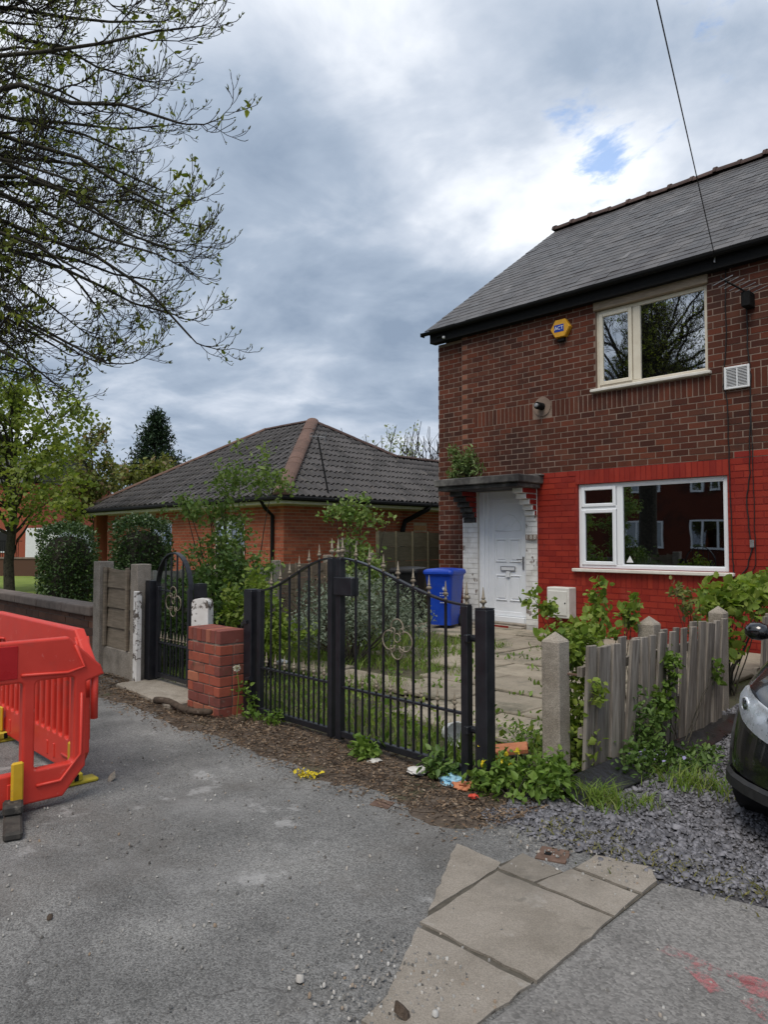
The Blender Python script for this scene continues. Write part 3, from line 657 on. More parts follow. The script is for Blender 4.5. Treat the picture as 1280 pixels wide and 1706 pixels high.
# solid shell behind: gable end, back
sh = MB(); yb = 18.9; yr = 14.4
sh.quad((-8.92, FV+.27, 0), (-8.92, FV+.27, 5.4), (-8.92, yr, 8.62), (-8.92, yb, 5.4), (-8.92, yb, 0))
sh.quad((-8.92, yb, 0), (-8.92, yb, 5.4), (URT, yb, 5.4), (URT, yb, 0))
sh.quad((URT, FV+.2, 0), (URT, yb, 0), (URT, yb, 5.4), (URT, yr, 8.62), (URT, FV+.2, 5.4))
sh.build('gable_wall', 'brick_brown', house, world=True)
# rooms behind the glass
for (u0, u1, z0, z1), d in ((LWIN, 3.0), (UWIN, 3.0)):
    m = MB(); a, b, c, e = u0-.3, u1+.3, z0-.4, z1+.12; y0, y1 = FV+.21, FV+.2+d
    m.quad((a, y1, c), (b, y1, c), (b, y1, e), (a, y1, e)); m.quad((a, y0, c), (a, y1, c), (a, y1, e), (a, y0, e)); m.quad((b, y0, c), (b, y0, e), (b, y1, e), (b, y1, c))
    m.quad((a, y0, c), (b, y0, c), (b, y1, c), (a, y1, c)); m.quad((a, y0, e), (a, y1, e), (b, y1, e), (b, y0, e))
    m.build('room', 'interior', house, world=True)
def frame_rect(m, u0, u1, z0, z1, t, v0, v1):
    m.box((u0, v0, z0), (u0+t, v1, z1)); m.box((u1-t, v0, z0), (u1, v1, z1)); m.box((u0+t, v0+.001, z0), (u1-t, v1-.001, z0+t)); m.box((u0+t, v0+.001, z1-t), (u1-t, v1-.001, z1))
# lower window
u0, u1, z0, z1 = LWIN; vf = FV+.045
lw = MB(); frame_rect(lw, u0, u1, z0, z1, .06, vf, vf+.07)
lw.box((-5.335, vf+.001, z0+.06), (-5.25, vf+.07, z1-.06)); lw.box((u0+.06, vf+.002, 1.985), (-5.335, vf+.07, 2.045))
lwo = tag(lw.build('window', 'upvc', house, world=True, bevel=.006), 'wide white framed ground floor window')
s = MB(); frame_rect(s, u0+.05, -5.345, 2.035, z1-.05, .052, vf-.016, vf+.04); s.build('sash', 'upvc', lwo, world=True, bevel=.008)
s = MB(); frame_rect(s, u0+.05, -5.345, z0+.05, 1.995, .058, vf-.016, vf+.04); s.build('sash', 'upvc', lwo, world=True, bevel=.008)
s = MB(); frame_rect(s, -5.252, u1-.058, z0+.058, z1-.058, .014, vf+.008, vf+.05); s.build('bead', 'upvc', lwo, world=True)
for a, b, c, d, yy in ((u0+.1, -5.395, 2.08, z1-.1, .012), (u0+.105, -5.40, z0+.105, 1.94, .012), (-5.24, u1-.07, z0+.07, z1-.07, .028)):
    MB().quad((a, vf+yy, c), (b, vf+yy, c), (b, vf+yy, d), (a, vf+yy, d)).build('pane', 'glass_low', lwo, world=True)
MB().box((u0-.07, FV-.075, z0-.055), (u1+.08, FV+.06, z0-.005)).build('window_sill', 'sill_white', lwo, world=True, bevel=.008)
st = MB(); st.prism([(0, 0), (.11, 0), (.055, .1)], 0, .002); so_ = st.build('window_sticker', 'white_plastic', lwo)
so_.matrix_local = Matrix.Translation(Vector((-5.2, vf+.027, z0+.10))-house.location-lwo.location) @ Matrix.Rotation(R(90), 4, 'X')
# upper window
u0, u1, z0, z1 = UWIN
uw = MB(); z1w = z1-.14; frame_rect(uw, u0, u1, z0, z1w, .055, vf, vf+.07); uw.box((-5.04, vf+.001, z0+.055), (-4.925, vf+.07, z1w-.055))
uwo = tag(uw.build('window', 'upvc_cream', house, world=True, bevel=.006), 'cream framed first floor window')
s = MB(); frame_rect(s, u0+.045, -5.05, z0+.05, z1w-.045, .06, vf-.016, vf+.04); s.build('sash', 'upvc_cream', uwo, world=True, bevel=.008)
for a, b, c, d, yy in ((u0+.1, -5.10, z0+.1, z1w-.1, .012), (-4.925, u1-.055, z0+.055, z1w-.055, .028)):
    MB().quad((a, vf+yy, c), (b, vf+yy, c), (b, vf+yy, d), (a, vf+yy, d)).build('pane', 'glass_up', uwo, world=True)
MB().box((u0-.07, FV-.07, z0-.05), (u1+.05, FV+.06, z0-.004)).build('window_sill', 'sill_white', uwo, world=True, bevel=.008)
MB().box((u0-.02, FV-.03, z1w+.003), (u1+.02, FV+.1, z1+.03)).build('lintel_board', 'lintel_board', uwo, world=True, bevel=.008)
cu = MB()
for a, b in ((u0+.06, u0+.22),):
    n = 8
    for k in range(n):
        x = a+(b-a)*k/n; x2 = a+(b-a)*(k+1)/n; y = FV+.23+.03*(k % 2); y2 = FV+.23+.03*((k+1) % 2)
        cu.quad((x, y, z0), (x2, y2, z0), (x2, y2, z1), (x, y, z1))
cu.build('curtain', 'curtain', uwo, world=True)
# door
du0, du1, dz0, dz1 = DOOR; vd = FV+.055
fr = MB(); fr.box((du0, vd-.02, dz0), (du0+.10, vd+.1, dz1)); fr.box((du0+.10, vd+.005, dz0), (du0+.175, vd+.1, dz1)); fr.box((du0+.175, vd+.02, dz0), (du0+.225, vd+.1, dz1))
fr.box((du1-.045, vd-.01, dz0), (du1, vd+.1, dz1)); fr.box((du0+.225, vd-.012, dz1-.13), (du1-.045, vd+.1, dz1)); fr.box((du0+.10, vd-.05, dz0), (du1-.045, vd+.1, dz0+.09))
dfo = fr.build('door_frame', 'upvc', house, world=True, bevel=.006)
lu0, lu1, lz0, lz1 = du0+.228, du1-.047, dz0+.095, dz1-.135
lf = MB(); lf.box((lu0, vd+.03, lz0), (lu1, vd+.09, lz1)); frame_rect(lf, lu0, lu1, lz0, lz1, .075, vd+.014, vd+.031)
dr = tag(lf.build('door', 'upvc', house, world=True, bevel=.005), 'white moulded panel front door')
lw_ = lu1-lu0; lh = lz1-lz0; cx = (lu0+lu1)/2
def moulding(a, b, c, d):
    m = MB(); frame_rect(m, a, b, c, d, .022, vd+.012, vd+.032); m.box((a+.04, vd+.018, c+.04), (b-.04, vd+.032, d-.04)); m.build('panel_moulding', 'upvc', dr, world=True, bevel=.006)
for (f0, f1, h0, h1) in ((.14, .46, .46, .66), (.54, .86, .46, .66), (.14, .46, .13, .35), (.54, .86, .13, .35)):
    moulding(lu0+lw_*f0, lu0+lw_*f1, lz0+lh*h0, lz0+lh*h1)
ar = MB(); zc_ = lz0+lh*.735; rr_ = lw_*.36
ar.tube([(cx+rr_*math.cos(R(a)), vd+.028, zc_+rr_*math.sin(R(a))) for a in range(0, 181, 10)], .012, 6)
for a in (45, 90, 135): ar.tube([(cx+rr_*.3*math.cos(R(a)), vd+.03, zc_+rr_*.3*math.sin(R(a))), (cx+rr_*math.cos(R(a)), vd+.03, zc_+rr_*math.sin(R(a)))], .007, 5)
ar.tube([(cx+rr_*.3*math.cos(R(a)), vd+.03, zc_+rr_*.3*math.sin(R(a))) for a in range(0, 181, 20)], .007, 5)
ar.tube([(cx-rr_*1.02, vd+.028, zc_-.012), (cx+rr_*1.02, vd+.028, zc_-.012)], .011, 6); ar.build('fan_moulding', 'upvc', dr, world=True, smooth=True)
lb = MB(); frame_rect(lb, cx-.15, cx+.15, lz0+lh*.385, lz0+lh*.425, .012, vd+.004, vd+.02); lbo = lb.build('letterbox', 'metal_grey', dr, world=True)
MB().box((cx-.136, vd+.008, lz0+lh*.385+.013), (cx+.136, vd+.02, lz0+lh*.425-.013)).build('flap', 'white_plastic', lbo, world=True)
pp = MB(); pp.quad((cx-.045, vd+.002, lz0+lh*.33), (cx+.05, vd-.012, lz0+lh*.335), (cx+.045, vd+.004, lz0+lh*.383), (cx-.035, vd+.004, lz0+lh*.383)); pp.build('paper', 'white_plastic', dr, world=True)
hd = MB(); hd.box((lu1-.055, vd-.004, lz0+lh*.40), (lu1-.025, vd+.016, lz0+lh*.51)); hd.tube([(lu1-.04, vd-.03, lz0+lh*.485), (lu1-.15, vd-.03, lz0+lh*.485)], .009, 6); hd.tube([(lu1-.04, vd, lz0+lh*.485), (lu1-.04, vd-.03, lz0+lh*.485)], .008, 6)
hd.build('handle', 'metal_grey', dr, world=True)
# step
stp = MB(); stp.box((-8.05, FV-.16, 0), (-6.95, FV+.2, .085)); stp.box((-7.97, FV-.03, .085), (-6.95, FV+.2, .128)); stp.build('door_step', 'concrete', house, world=True, bevel=.012)
MB().box((-7.6, FV-.164, .03), (-7.2, FV-.158, .088)).build('painted_riser', 'red_joint', house, world=True)
# corbelled brackets under the canopy
for (a, b, mt) in ((-8.27, -7.99, 'dark_concrete_and_shade'), (-6.935, -6.735, 'brick_white_paint')):  # left bracket darker than its twin: canopy shadow put into its colour
    for k in range(6):
        z = 1.835+k*HC; p = [.02, .06, .115, .20, .30, .40][k]
        MB().box((a, FV-p, z), (b, FV+.01, z+HC-.008)).build('corbel', mt, house, world=True, bevel=.006)
    for k in range(6):
        z = 1.835+k*HC; p = [.02, .06, .115, .20, .30, .40][k]
        MB().box((b+.0005, FV-p+.006, z+.004), (b+.004, FV, z+HC-.012)).build('painted_edge', 'red_joint', house, world=True)
cn = MB(); cn.box((-8.38, FV-.70, 2.445), (-6.60, FV+.02, 2.57)); cn.box((-8.34, FV-.64, 2.372), (-6.66, FV+.01, 2.446)); cn.box((-7.0, FV-.12, 2.57), (-6.57, FV+.005, 2.60))
tag(cn.build('canopy', 'dark_concrete_and_shade', house, world=True, bevel=.012), 'black stained concrete canopy over the front door')
# house number tiles
for k, ch in enumerate('188'):
    uu = -6.925+k*.075
    t_o = MB().box((uu, FV-.045, 1.525), (uu+.07, FV-.03, 1.615)).build('number_tile', 'digit_tile', house, world=True, bevel=.003)
    tm = link('digit', text_mesh('digit', ch, .095), 'digit_light', t_o)
    tm.matrix_local = Matrix.Translation(Vector((uu+.035, FV-.048, 1.57))-house.location-t_o.location) @ Matrix.Rotation(R(90), 4, 'X')
# eaves
SL = math.atan2(8.72-5.43, 14.4-9.9); cs, sn = math.cos(SL), math.sin(SL)
MB().box((-8.97, FV-.13, 5.20), (URT, FV+.03, 5.455)).build('fascia', 'black_paint', house, world=True)
gt = MB()
n = 8; prof = [(FV-.14-.055+.055*math.cos(math.pi+math.pi*k/n), 5.40+.055*math.sin(math.pi+math.pi*k/n)) for k in range(n+1)]+[(FV-.14-.055+.045*math.cos(2*math.pi-math.pi*k/n), 5.40+.045*math.sin(2*math.pi-math.pi*k/n)) for k in range(n+1)]
for a, b in ((-9.10, URT),):
    i0 = len(gt.v); gt.v += [(a, y, z) for y, z in prof]+[(b, y, z) for y, z in prof]; m_n = len(prof)
    gt.f += [(i0+k, i0+(k+1) % m_n, i0+m_n+(k+1) % m_n, i0+m_n+k) for k in range(m_n)]
gt.cbox((-9.10, FV-.195, 5.37), (.012, .11, .07)); gt.build('gutter', 'black_paint', house, world=True)
# roof
ru = MB(); E0 = Vector((0, FV-.17, 5.42)); T0 = Vector((0, 14.4, 5.42+(14.4-FV+.17)*math.tan(SL)))
ru.quad((-9.0, E0.y, E0.z), (URT, E0.y, E0.z), (URT, T0.y, T0.z), (-9.0, T0.y, T0.z)); ru.quad((-9.0, T0.y, T0.z), (URT, T0.y, T0.z), (URT, 19.1, 5.3), (-9.0, 19.1, 5.3))
ru.box((-9.0, E0.y, E0.z-.05), (URT, E0.y+.3, E0.z-.002)); roof = ru.build('roof', 'roof_under', house, world=True)
verge = MB(); verge.quad((-9.0, E0.y, E0.z), (-9.0, T0.y, T0.z), (-9.0, T0.y, T0.z-.14), (-9.0, E0.y+.1, E0.z-.07)); verge.build('verge', 'roof_under', roof, world=True)
SLATE = MB().box((-.5, 0, 0), (.5, 1, 1)).mesh('slate')
slen = (T0-E0).length; row = .205; items = []
g_ = np.random.default_rng(21)
for r_ in range(int(slen/row)):
    b = r_*row; u = -9.03-(.125 if r_ % 2 else 0)
    while u < URT:
        wd = .25; a0 = max(u, -9.03); a1 = min(u+wd-.006, URT)
        if a1-a0 > .05:
            items.append((a0, a1, b, g_.normal()*.003 if g_.random() < .96 else -abs(g_.normal())*.02, abs(g_.normal())*.0014, g_.normal()*.003))
        u += wd
def slate_M(it):
    a0, a1, b, sk, lift, tw_ = it
    tilt = R(1.7)+lift
    up = Vector((0, cs, sn)); nr = Vector((0, -sn, cs)); e = Vector((1, 0, 0))
    o = E0+up*(b-.03+sk)+nr*(.017+lift*2)+Vector(((a0+a1)/2, 0, 0))
    up2 = (up*math.cos(tilt)-nr*math.sin(tilt)*.9).normalized(); e2 = (e+up*tw_).normalized(); n2_ = e2.cross(up2).normalized()
    return Matrix.Translation(o) @ Matrix(((e2.x, up2.x, n2_.x, 0), (e2.y, up2.y, n2_.y, 0), (e2.z, up2.z, n2_.z, 0), (0, 0, 0, 1))) @ Matrix.Diagonal((a1-a0, .30, .015, 1))
items.sort(key=lambda it: (0 if in_view((it[0]+.1, E0.y+it[2]*cs, E0.z+it[2]*sn)) else 1, (E0+Vector((it[0], it[2]*cs, it[2]*sn))-CAMP).length))
rest = MB()
for k, it in enumerate(items):
    M = slate_M(it)
    if k < 300:
        o = link('slate', SLATE, 'slate', roof); o.matrix_local = Matrix.Translation(-house.location-roof.location) @ M
    else: rest.box((-.5, 0, 0), (.5, 1, 1), M)
rest.build('slates', 'slate', roof, world=True, kind='stuff')
rt = MB()
for k in range(13):
    a = math.pi*k/12; rt.v.append((0, .125*math.cos(a), .115*math.sin(a)-.02)); 
for k in range(13):
    a = math.pi*k/12; rt.v.append((.40, .125*math.cos(a), .115*math.sin(a)-.02))
for k in range(13):
    a = math.pi*k/12; rt.v.append((.40, .15*math.cos(a), .14*math.sin(a)-.02))
for k in range(13):
    a = math.pi*k/12; rt.v.append((.46, .15*math.cos(a), .14*math.sin(a)-.02))
for s0 in (0, 13, 26):
    rt.f += [(s0+k, s0+k+1, s0+14+k, s0+13+k) for k in range(12)]
rt.f.append(tuple(range(39, 52))); rt.f.append(tuple(range(12, -1, -1)))
RIDGE = rt.mesh('ridge_tile')
for k in range(21):
    o = link('ridge_tile', RIDGE, 'ridge_clay', roof); x = -9.03+.455*(k+1)
    o.location = Vector((x, T0.y, T0.z+.03+g_.normal()*.006))-house.location-roof.location; o.rotation_euler = (0, g_.normal()*.012, math.pi+g_.normal()*.012)
# flue outlet, wall vent, cables
fl = MB(); Mx = Matrix.Translation((-6.60, FV, 3.715)) @ Matrix.Rotation(R(90), 4, 'X')
fl.lathe([(.06, -.02), (.06, .16), (.05, .165), (.05, .14), (.0, .14)], 16, M=Mx); flo = fl.build('flue_outlet', 'black_paint', house, world=True, smooth=False)
MB().lathe([(.034, .13), (.034, .185), (.02, .19), (0, .19)], 12, M=Mx).build('flue_cap', 'metal_grey', flo, world=True)
MB().lathe([(.16, -.01), (.16, .012), (.0, .013)], 20, M=Mx).build('mortar_patch', 'mortar', flo, world=True)
vm = MB(); frame_rect(vm, -3.70, -3.375, 3.545, 3.85, .03, FV-.05, FV); vo_ = vm.build('wall_vent', 'white_plastic', house, world=True, bevel=.006)
MB().box((-3.67, FV-.012, 3.575), (-3.405, FV-.006, 3.82)).build('vent_back', 'black_paint', vo_, world=True)
for k in range(12):
    z = 3.585+k*.02; m = MB(); m.quad((-3.67, FV-.045, z), (-3.405, FV-.045, z), (-3.405, FV-.03, z+.012), (-3.67, FV-.03, z+.012)); m.build('slat', 'white_plastic', vo_, world=True)
MB().box((-3.54, FV-.047, 3.575), (-3.525, FV-.03, 3.82)).build('divider', 'white_plastic', vo_, world=True)
def cable(pts, r=.008, nm='cable'):
    P = []
    for i in range(len(pts)-1):
        for t in np.linspace(0, 1, 6, endpoint=False): P.append(Vector(pts[i]).lerp(Vector(pts[i+1]), t))
    P.append(Vector(pts[-1])); g = np.random.default_rng(len(pts)*7+int(abs(pts[0][0])*100))
    P = [p+Vector((g.normal()*.004, 0, 0)) for p in P]
    return MB().tube(P, r, 5).build(nm, 'cable_black', house, world=True, smooth=True)
cable([(-3.665, FV-.02, 5.2), (-3.67, FV-.02, 4.2), (-3.70, FV-.02, 3.9), (-3.72, FV-.02, 3.6), (-3.67, FV-.02, 3.4), (-3.66, FV-.02, 2.4), (-3.64, FV-.02, 1.3), (-3.62, FV-.02, .95)])
cable([(-3.40, FV-.02, 4.75), (-3.40, FV-.02, 4.1), (-3.37, FV-.025, 3.7), (-3.385, FV-.02, 3.1), (-3.41, FV-.02, 2.4), (-3.45, FV-.02, 2.0), (-3.40, FV-.02, 1.4), (-3.46, FV-.02, 1.15), (-3.62, FV-.02, .95)], .009)
cable([(-3.375, FV-.02, 3.2), (-3.36, FV-.02, 2.2), (-3.35, FV-.02, 1.2), (-3.40, FV-.02, 1.1)], .006)
MB().box((-3.42, FV-.035, 1.42), (-3.37, FV-.0, 1.52)).build('junction_box', 'metal_grey', house, world=True, bevel=.004)
# satellite clutter: aerial, alarm, floodlight, meter box
al = thing('alarm_box', (-6.21, FV, 4.92), 'yellow hexagonal burglar alarm box high on the brick wall', 'alarm box')
hx = [(.18*math.cos(R(60*k)), .165*math.sin(R(60*k))) for k in range(6)]
mm = MB(); mm.v += [(x, 0, z) for x, z in hx]+[(x, -.07, z) for x, z in hx]+[(x*.93, -.085, z*.93) for x, z in hx]
mm.f += [(k, (k+1) % 6, 6+(k+1) % 6, 6+k)[::-1] for k in range(6)]+[(6+k, 6+(k+1) % 6, 12+(k+1) % 6, 12+k)[::-1] for k in range(6)]+[tuple(range(12, 18))]
mm.build('cover', 'alarm_yellow', al)
for k in range(4): MB().cbox((.135, -.02-.013*k, .0), (.06, .004, .16)).build('sounder_slot', 'black_paint', al) if False else None
lbp = MB().box((-.10, -.0885, -.055), (.075, -.0855, .06)).build('label', 'label_blue', al)
tx = link('lettering', text_mesh('lettering', 'ACT', .082, .001), 'white_plastic', lbp); tx.matrix_local = Matrix.Translation((-.012, -.09, .003)) @ Matrix.Rotation(R(90), 4, 'X')
MB().cbox((0, -.03, -.185), (.12, .06, .05)).build('strobe', 'black_paint', al, bevel=.01)
fd = thing('security_floodlight', (-8.70, FV-.02, 5.28), 'small dark floodlight under the eaves at the house corner', 'floodlight')
MB().cbox((0, -.09, 0), (.20, .10, .12), Matrix.Rotation(R(-25), 4, 'X')).build('lamp_body', 'black_paint', fd, bevel=.012)
MB().cbox((.09, -.13, -.03), (.05, .05, .05)).build('sensor', 'white_plastic', fd, bevel=.012); MB().tube([(0, 0.02, 0), (0, -.06, 0)], .02, 8).build('arm', 'black_paint', fd)
mbx = thing('meter_box', (-6.21, FV, .30), 'off white utility meter box on the red wall beside the door', 'meter box')
MB().box((-.20, -.22, .0), (.20, -.002, .48)).build('case', 'meter_white', mbx, bevel=.012)
mdo = MB().box((-.165, -.235, .045), (.165, -.221, .425)).build('lid', 'meter_white', mbx, bevel=.006)
MB().lathe([(.012, 0), (.012, .006), (0, .006)], 10, M=Matrix.Translation((.14, -.235, .24)) @ Matrix.Rotation(R(90), 4, 'X')).build('lock', 'black_paint', mdo)
MB().tube([(-.02, -.1, .02), (-.02, -.1, -.29)], .02, 8).build('supply_pipe', 'concrete', mbx)
ae = thing('television_aerial', (-3.36, FV, 4.75), 'small television aerial on a black bracket by the upper window', 'aerial')
MB().box((-.05, -.20, -.17), (.06, 0, .03)).build('bracket', 'black_paint', ae, bevel=.01)
bm_ = MB(); bm_.tube([(-.22, -.42, .20), (.06, -.12, -.02)], .014, 6); bm_.build('boom', 'black_paint', ae)
for k in range(7):
    p = Vector((-.20, -.40, .17)).lerp(Vector((.12, -.12, .02)), k/6); MB().tube([p+Vector((-.16, .10, -.0)), p+Vector((.16, -.10, .0))], .006, 5).build('element', 'metal_grey', ae)
wr = thing('overhead_wire', (-3.75, FV-.16, 5.38), 'thin black telephone wire rising from the eaves across the sky', 'wire')
far = Vector((-.2, 3.2, 5.62))
A = Vector((-3.75, FV-.16, 5.38)); d1 = Vector((-.7157, .6984, 0))
Bp = Vector((0, 0, 1.5))+(FW*math.cos(math.atan(49/1200))+Vector((0, 0, 1))*math.sin(math.atan(49/1200))+RT*(455/1200)+(Vector((0, 0, 1))*math.cos(math.atan(49/1200))-FW*math.sin(math.atan(49/1200)))*(853/1200))*5.6
dirw = (Bp-A); End = A+dirw*3.2
MB().tube([A.lerp(End, t)-A-Vector((0, 0, 0)) for t in np.linspace(0, 1, 30)], .006, 5).build('wire', 'cable_black', wr)
MB().tube([(0, .02, .0), (0, .0, -.10)], .012, 6).build('hook', 'metal_grey', wr)

# ------------------------------------------------------------------ the bungalow
bx0, by0 = -13.46, 9.83; EZ = 2.40; DH = 4.5; PS = math.atan2(2.74, DH); BW = -25.0
bung = thing('bungalow', (-19, 12, 0), 'red brick bungalow with a dark tiled hipped roof', 'bungalow')
wu, wv = bx0-.32, by0+.32
BWIN = (-16.85, -15.45, .75, 2.05); BWIN2 = (-20.6, -19.2, .75, 2.05)
fb = courses(-23.6, wu, 0.05, EZ-.06, .236, .0825, .013, [BWIN, BWIN2, (-21.35, -20.2, 2.18, 2.31)])
lay(bung, fb, 'brick_bungalow', .03, 0, wv, -1, 150, seed=31)
rb = courses(wv+.0, 21.0, 0.05, EZ-.06, .236, .0825, .013, [(14.6, 15.15, 1.80, 1.96)])
lay(bung, rb, 'brick_bungalow', .03, 1, wu, 1, 150, seed=32)
m = MB(); m.box((-23.6, wv+.006, 0), (wu-.006, wv+.2, EZ), None); 
m = MB()
for a, b, c, d in ((-23.6, BWIN2[0], 0, EZ), (BWIN2[1], BWIN[0], 0, EZ), (BWIN[1], wu-.006, 0, EZ), (BWIN[0], BWIN[1], 0, .75), (BWIN[0], BWIN[1], 2.05, EZ), (BWIN2[0], BWIN2[1], 0, .75), (BWIN2[0], BWIN2[1], 2.05, EZ)):
    m.box((a, wv+.006, c), (b, wv+.2, d))
m.box((wu-.2, wv+.201, 0), (wu-.006, 21, EZ)); m.build('wall', 'mortar_bungalow', bung, world=True)
for (a, b, c, d) in (BWIN, BWIN2):
    wf = MB(); frame_rect(wf, a, b, c, d, .06, wv+.03, wv+.1); wf.box(((a+b)/2-.03, wv+.031, c+.06), ((a+b)/2+.03, wv+.1, d-.06)); wo_ = wf.build('window', 'upvc', bung, world=True)
    for q0, q1 in ((a+.06, (a+b)/2-.03), ((a+b)/2+.03, b-.06)): MB().quad((q0, wv+.06, c+.06), (q1, wv+.06, c+.06), (q1, wv+.06, d-.06), (q0, wv+.06, d-.06)).build('pane', 'glass_plain', wo_, world=True)
    MB().box((a, wv+.5, c), (b, wv+.52, d)).build('blind', 'curtain', wo_, world=True)
    MB().box((a-.05, wv-.05, c-.06), (b+.05, wv+.05, c-.002)).build('sill', 'sill_white', wo_, world=True)
for (a, b, c, d) in ((-21.33, -20.22, 2.19, 2.30),):
    for q in soldiers(a, b, c, d, .08, .01): MB().box((q[0], wv-.002, q[2]), (q[1], wv+.05, q[3])).build('tan_brick', 'wood_pale', bung, world=True)
pm('brick_tan', [(.42, .20, .10), (.50, .26, .14)], scale=10)
for q in soldiers(14.62, 15.13, 1.81, 1.95, .075, .01): MB().box((wu-.05, q[0], q[2]), (wu+.004, q[1], q[3])).build('tan_brick', 'brick_tan', bung, world=True)
# porch recess at the far end
po = MB(); po.box((-24.6, wv+1.4, 0), (-23.6, wv+1.5, EZ)); po.box((-24.7, wv+.0, 0), (-24.5, wv+1.4, EZ)); po.build('porch_wall', 'brick_bungalow', bung, world=True)
MB().box((-24.45, wv+1.38, 0), (-23.65, wv+1.4, 2.05)).build('porch_door', 'upvc', bung, world=True)
# fascia, soffit, gutter
fs = MB(); fs.box((BW, by0, EZ-.02), (bx0, by0+.025, EZ+.13)); fs.box((bx0-.025, by0+.026, EZ-.02), (bx0, 22, EZ+.13)); fs.box((BW, by0+.026, EZ-.015), (bx0-.026, wv+.1, EZ-.005)); fs.box((wu-.1, wv+.101, EZ-.015), (bx0-.026, 22, EZ-.005))
fs.build('fascia', 'sill_white', bung, world=True)
gg = MB(); gg.tube([(BW-.05, by0-.06, EZ+.10), (bx0+.02, by0-.06, EZ+.10)], .06, 8); gg.tube([(bx0+.06, by0-.1, EZ+.10), (bx0+.06, 22, EZ+.10)], .06, 8); gg.build('gutter', 'black_paint', bung, world=True)
MB().tube([(-14.18, by0-.05, EZ+.06), (-14.18, by0+.05, EZ-.10), (-14.18, wv-.05, EZ-.28), (-14.18, wv-.05, 0)], .045, 8).build('downpipe', 'black_paint', bung, world=True)
MB().tube([(bx0+.05, 14.9, EZ+.15), (bx0+.05, 14.8, EZ), (wu+.06, 14.2, EZ-.35), (wu+.06, 14.1, EZ-.6), (wu+.06, 14.1, 0)], .07, 8).build('downpipe', 'black_paint', bung, world=True)
MB().cbox((-22.9, wv-.06, 2.05), (.12, .1, .25)).build('wall_lamp', 'white_plastic', bung, world=True, bevel=.01)
# roof planes
tz = math.tan(PS); P_ = Vector((bx0-DH, by0+DH, EZ+.15+DH*tz)); Q_ = Vector((BW+DH, by0+DH, P_.z))
rbk = MB(); E_ = EZ+.15
c0, c3, c1, c2 = (bx0, by0, E_), (BW, by0, E_), (bx0, by0+2*DH, E_), (BW, by0+2*DH, E_)
rbk.quad(c0, tuple(P_), tuple(Q_), c3); rbk.quad(c0, c1, tuple(P_)); rbk.quad(c3, tuple(Q_), c2); rbk.quad(c1, c2, tuple(Q_), tuple(P_))
WH = 2.61; wr0 = (bx0-WH, by0+DH, E_+WH*tz); wr1 = (bx0-WH, 26, E_+WH*tz)
rbk.quad((bx0, by0+.5, E_-.003), (bx0, 26, E_-.003), wr1, wr0); rbk.quad(wr0, wr1, (bx0-2*WH, 26, E_), (bx0-2*WH, by0+DH, E_))
rbo = rbk.build('roof', 'roof_under', bung, world=True)
tm_ = MB(); prof = [(0, 0), (.05, .0), (.085, .032), (.125, .042), (.165, .032), (.20, 0), (.255, 0), (.285, .032), (.315, .042), (.345, .032)]
for y, zz in ((0, 0), (.40, 0)):
    for x, z in prof: tm_.v.append((x-.17, y, z+zz))
k_ = len(prof)
for x, z in prof: tm_.v.append((x-.17, 0, z-.05))
tm_.f += [(i, i+1, k_+i+1, k_+i) for i in range(k_-1)]+[(2*k_+i, 2*k_+i+1, i+1, i) for i in range(k_-1)]
TILE = tm_.mesh('roof_tile'); tiles = []
def lay_tiles(O, e, s, n, lo, hi, rows, pitch, wd=.335):
    for r_ in range(rows):
        b = r_*pitch; a0, a1 = lo(b+pitch*.4), hi(b+pitch*.4); a = a0+.1
        while a < a1-.06:
            tiles.append((O+e*(a+.06)+s*(b-.03)+n*.045, e, s, n)); a += wd
cS, sS = math.cos(PS), math.sin(PS); rows = 14; pit = DH/cS/rows
lay_tiles(Vector((BW, by0, E_)), Vector((1, 0, 0)), Vector((0, cS, sS)), Vector((0, -sS, cS)), lambda b: b*cS, lambda b: -BW+bx0-b*cS, rows, pit)
def hi_r(b):
    d = b*cS; return (2*DH-d) if d > WH else 12.5
lay_tiles(Vector((bx0, by0, E_)), Vector((0, 1, 0)), Vector((-cS, 0, sS)), Vector((sS, 0, cS)), lambda b: b*cS, hi_r, rows, pit)
tiles.sort(key=lambda t: (t[0]-CAMP).length); rest = Tubes(); rv = []; rf = []
tv = np.array([v.co for v in TILE.vertices]); tf = np.array([list(p.vertices) for p in TILE.polygons])
for k, (o_, e, s, n) in enumerate(tiles):
    tl = R(4.2); s2 = (s*math.cos(tl)-n*math.sin(tl)).normalized(); n2_ = e.cross(s2).normalized()
    M = Matrix(((e.x, s2.x, n2_.x, o_.x), (e.y, s2.y, n2_.y, o_.y), (e.z, s2.z, n2_.z, o_.z), (0, 0, 0, 1)))
    if k < 300:
        q = link('roof_tile', TILE, 'concrete_tile', rbo); q.matrix_local = Matrix.Translation(-bung.location-rbo.location) @ M
    else:
        A_ = np.array(M); rf.append(tf+len(rv)*len(tv)); rv.append(tv @ A_[:3, :3].T+A_[:3, 3])
link('roof_tiles', mesh_np('roof_tiles', np.concatenate(rv), F4=np.concatenate(rf)), 'concrete_tile', rbo, world=True, kind='stuff')
def half_round(L, r, r2=None):
    m = MB(); r2 = r2 or r*.985
    for x, rr in ((0, r), (L, r2)):
        for k in range(9): a = math.pi*k/8; m.v.append((x, rr*math.cos(a), rr*.62*math.sin(a)-.02))
    m.f += [(k, k+1, 10+k, 9+k) for k in range(8)]+[tuple(range(8, -1, -1)), tuple(range(9, 18))]
    return m
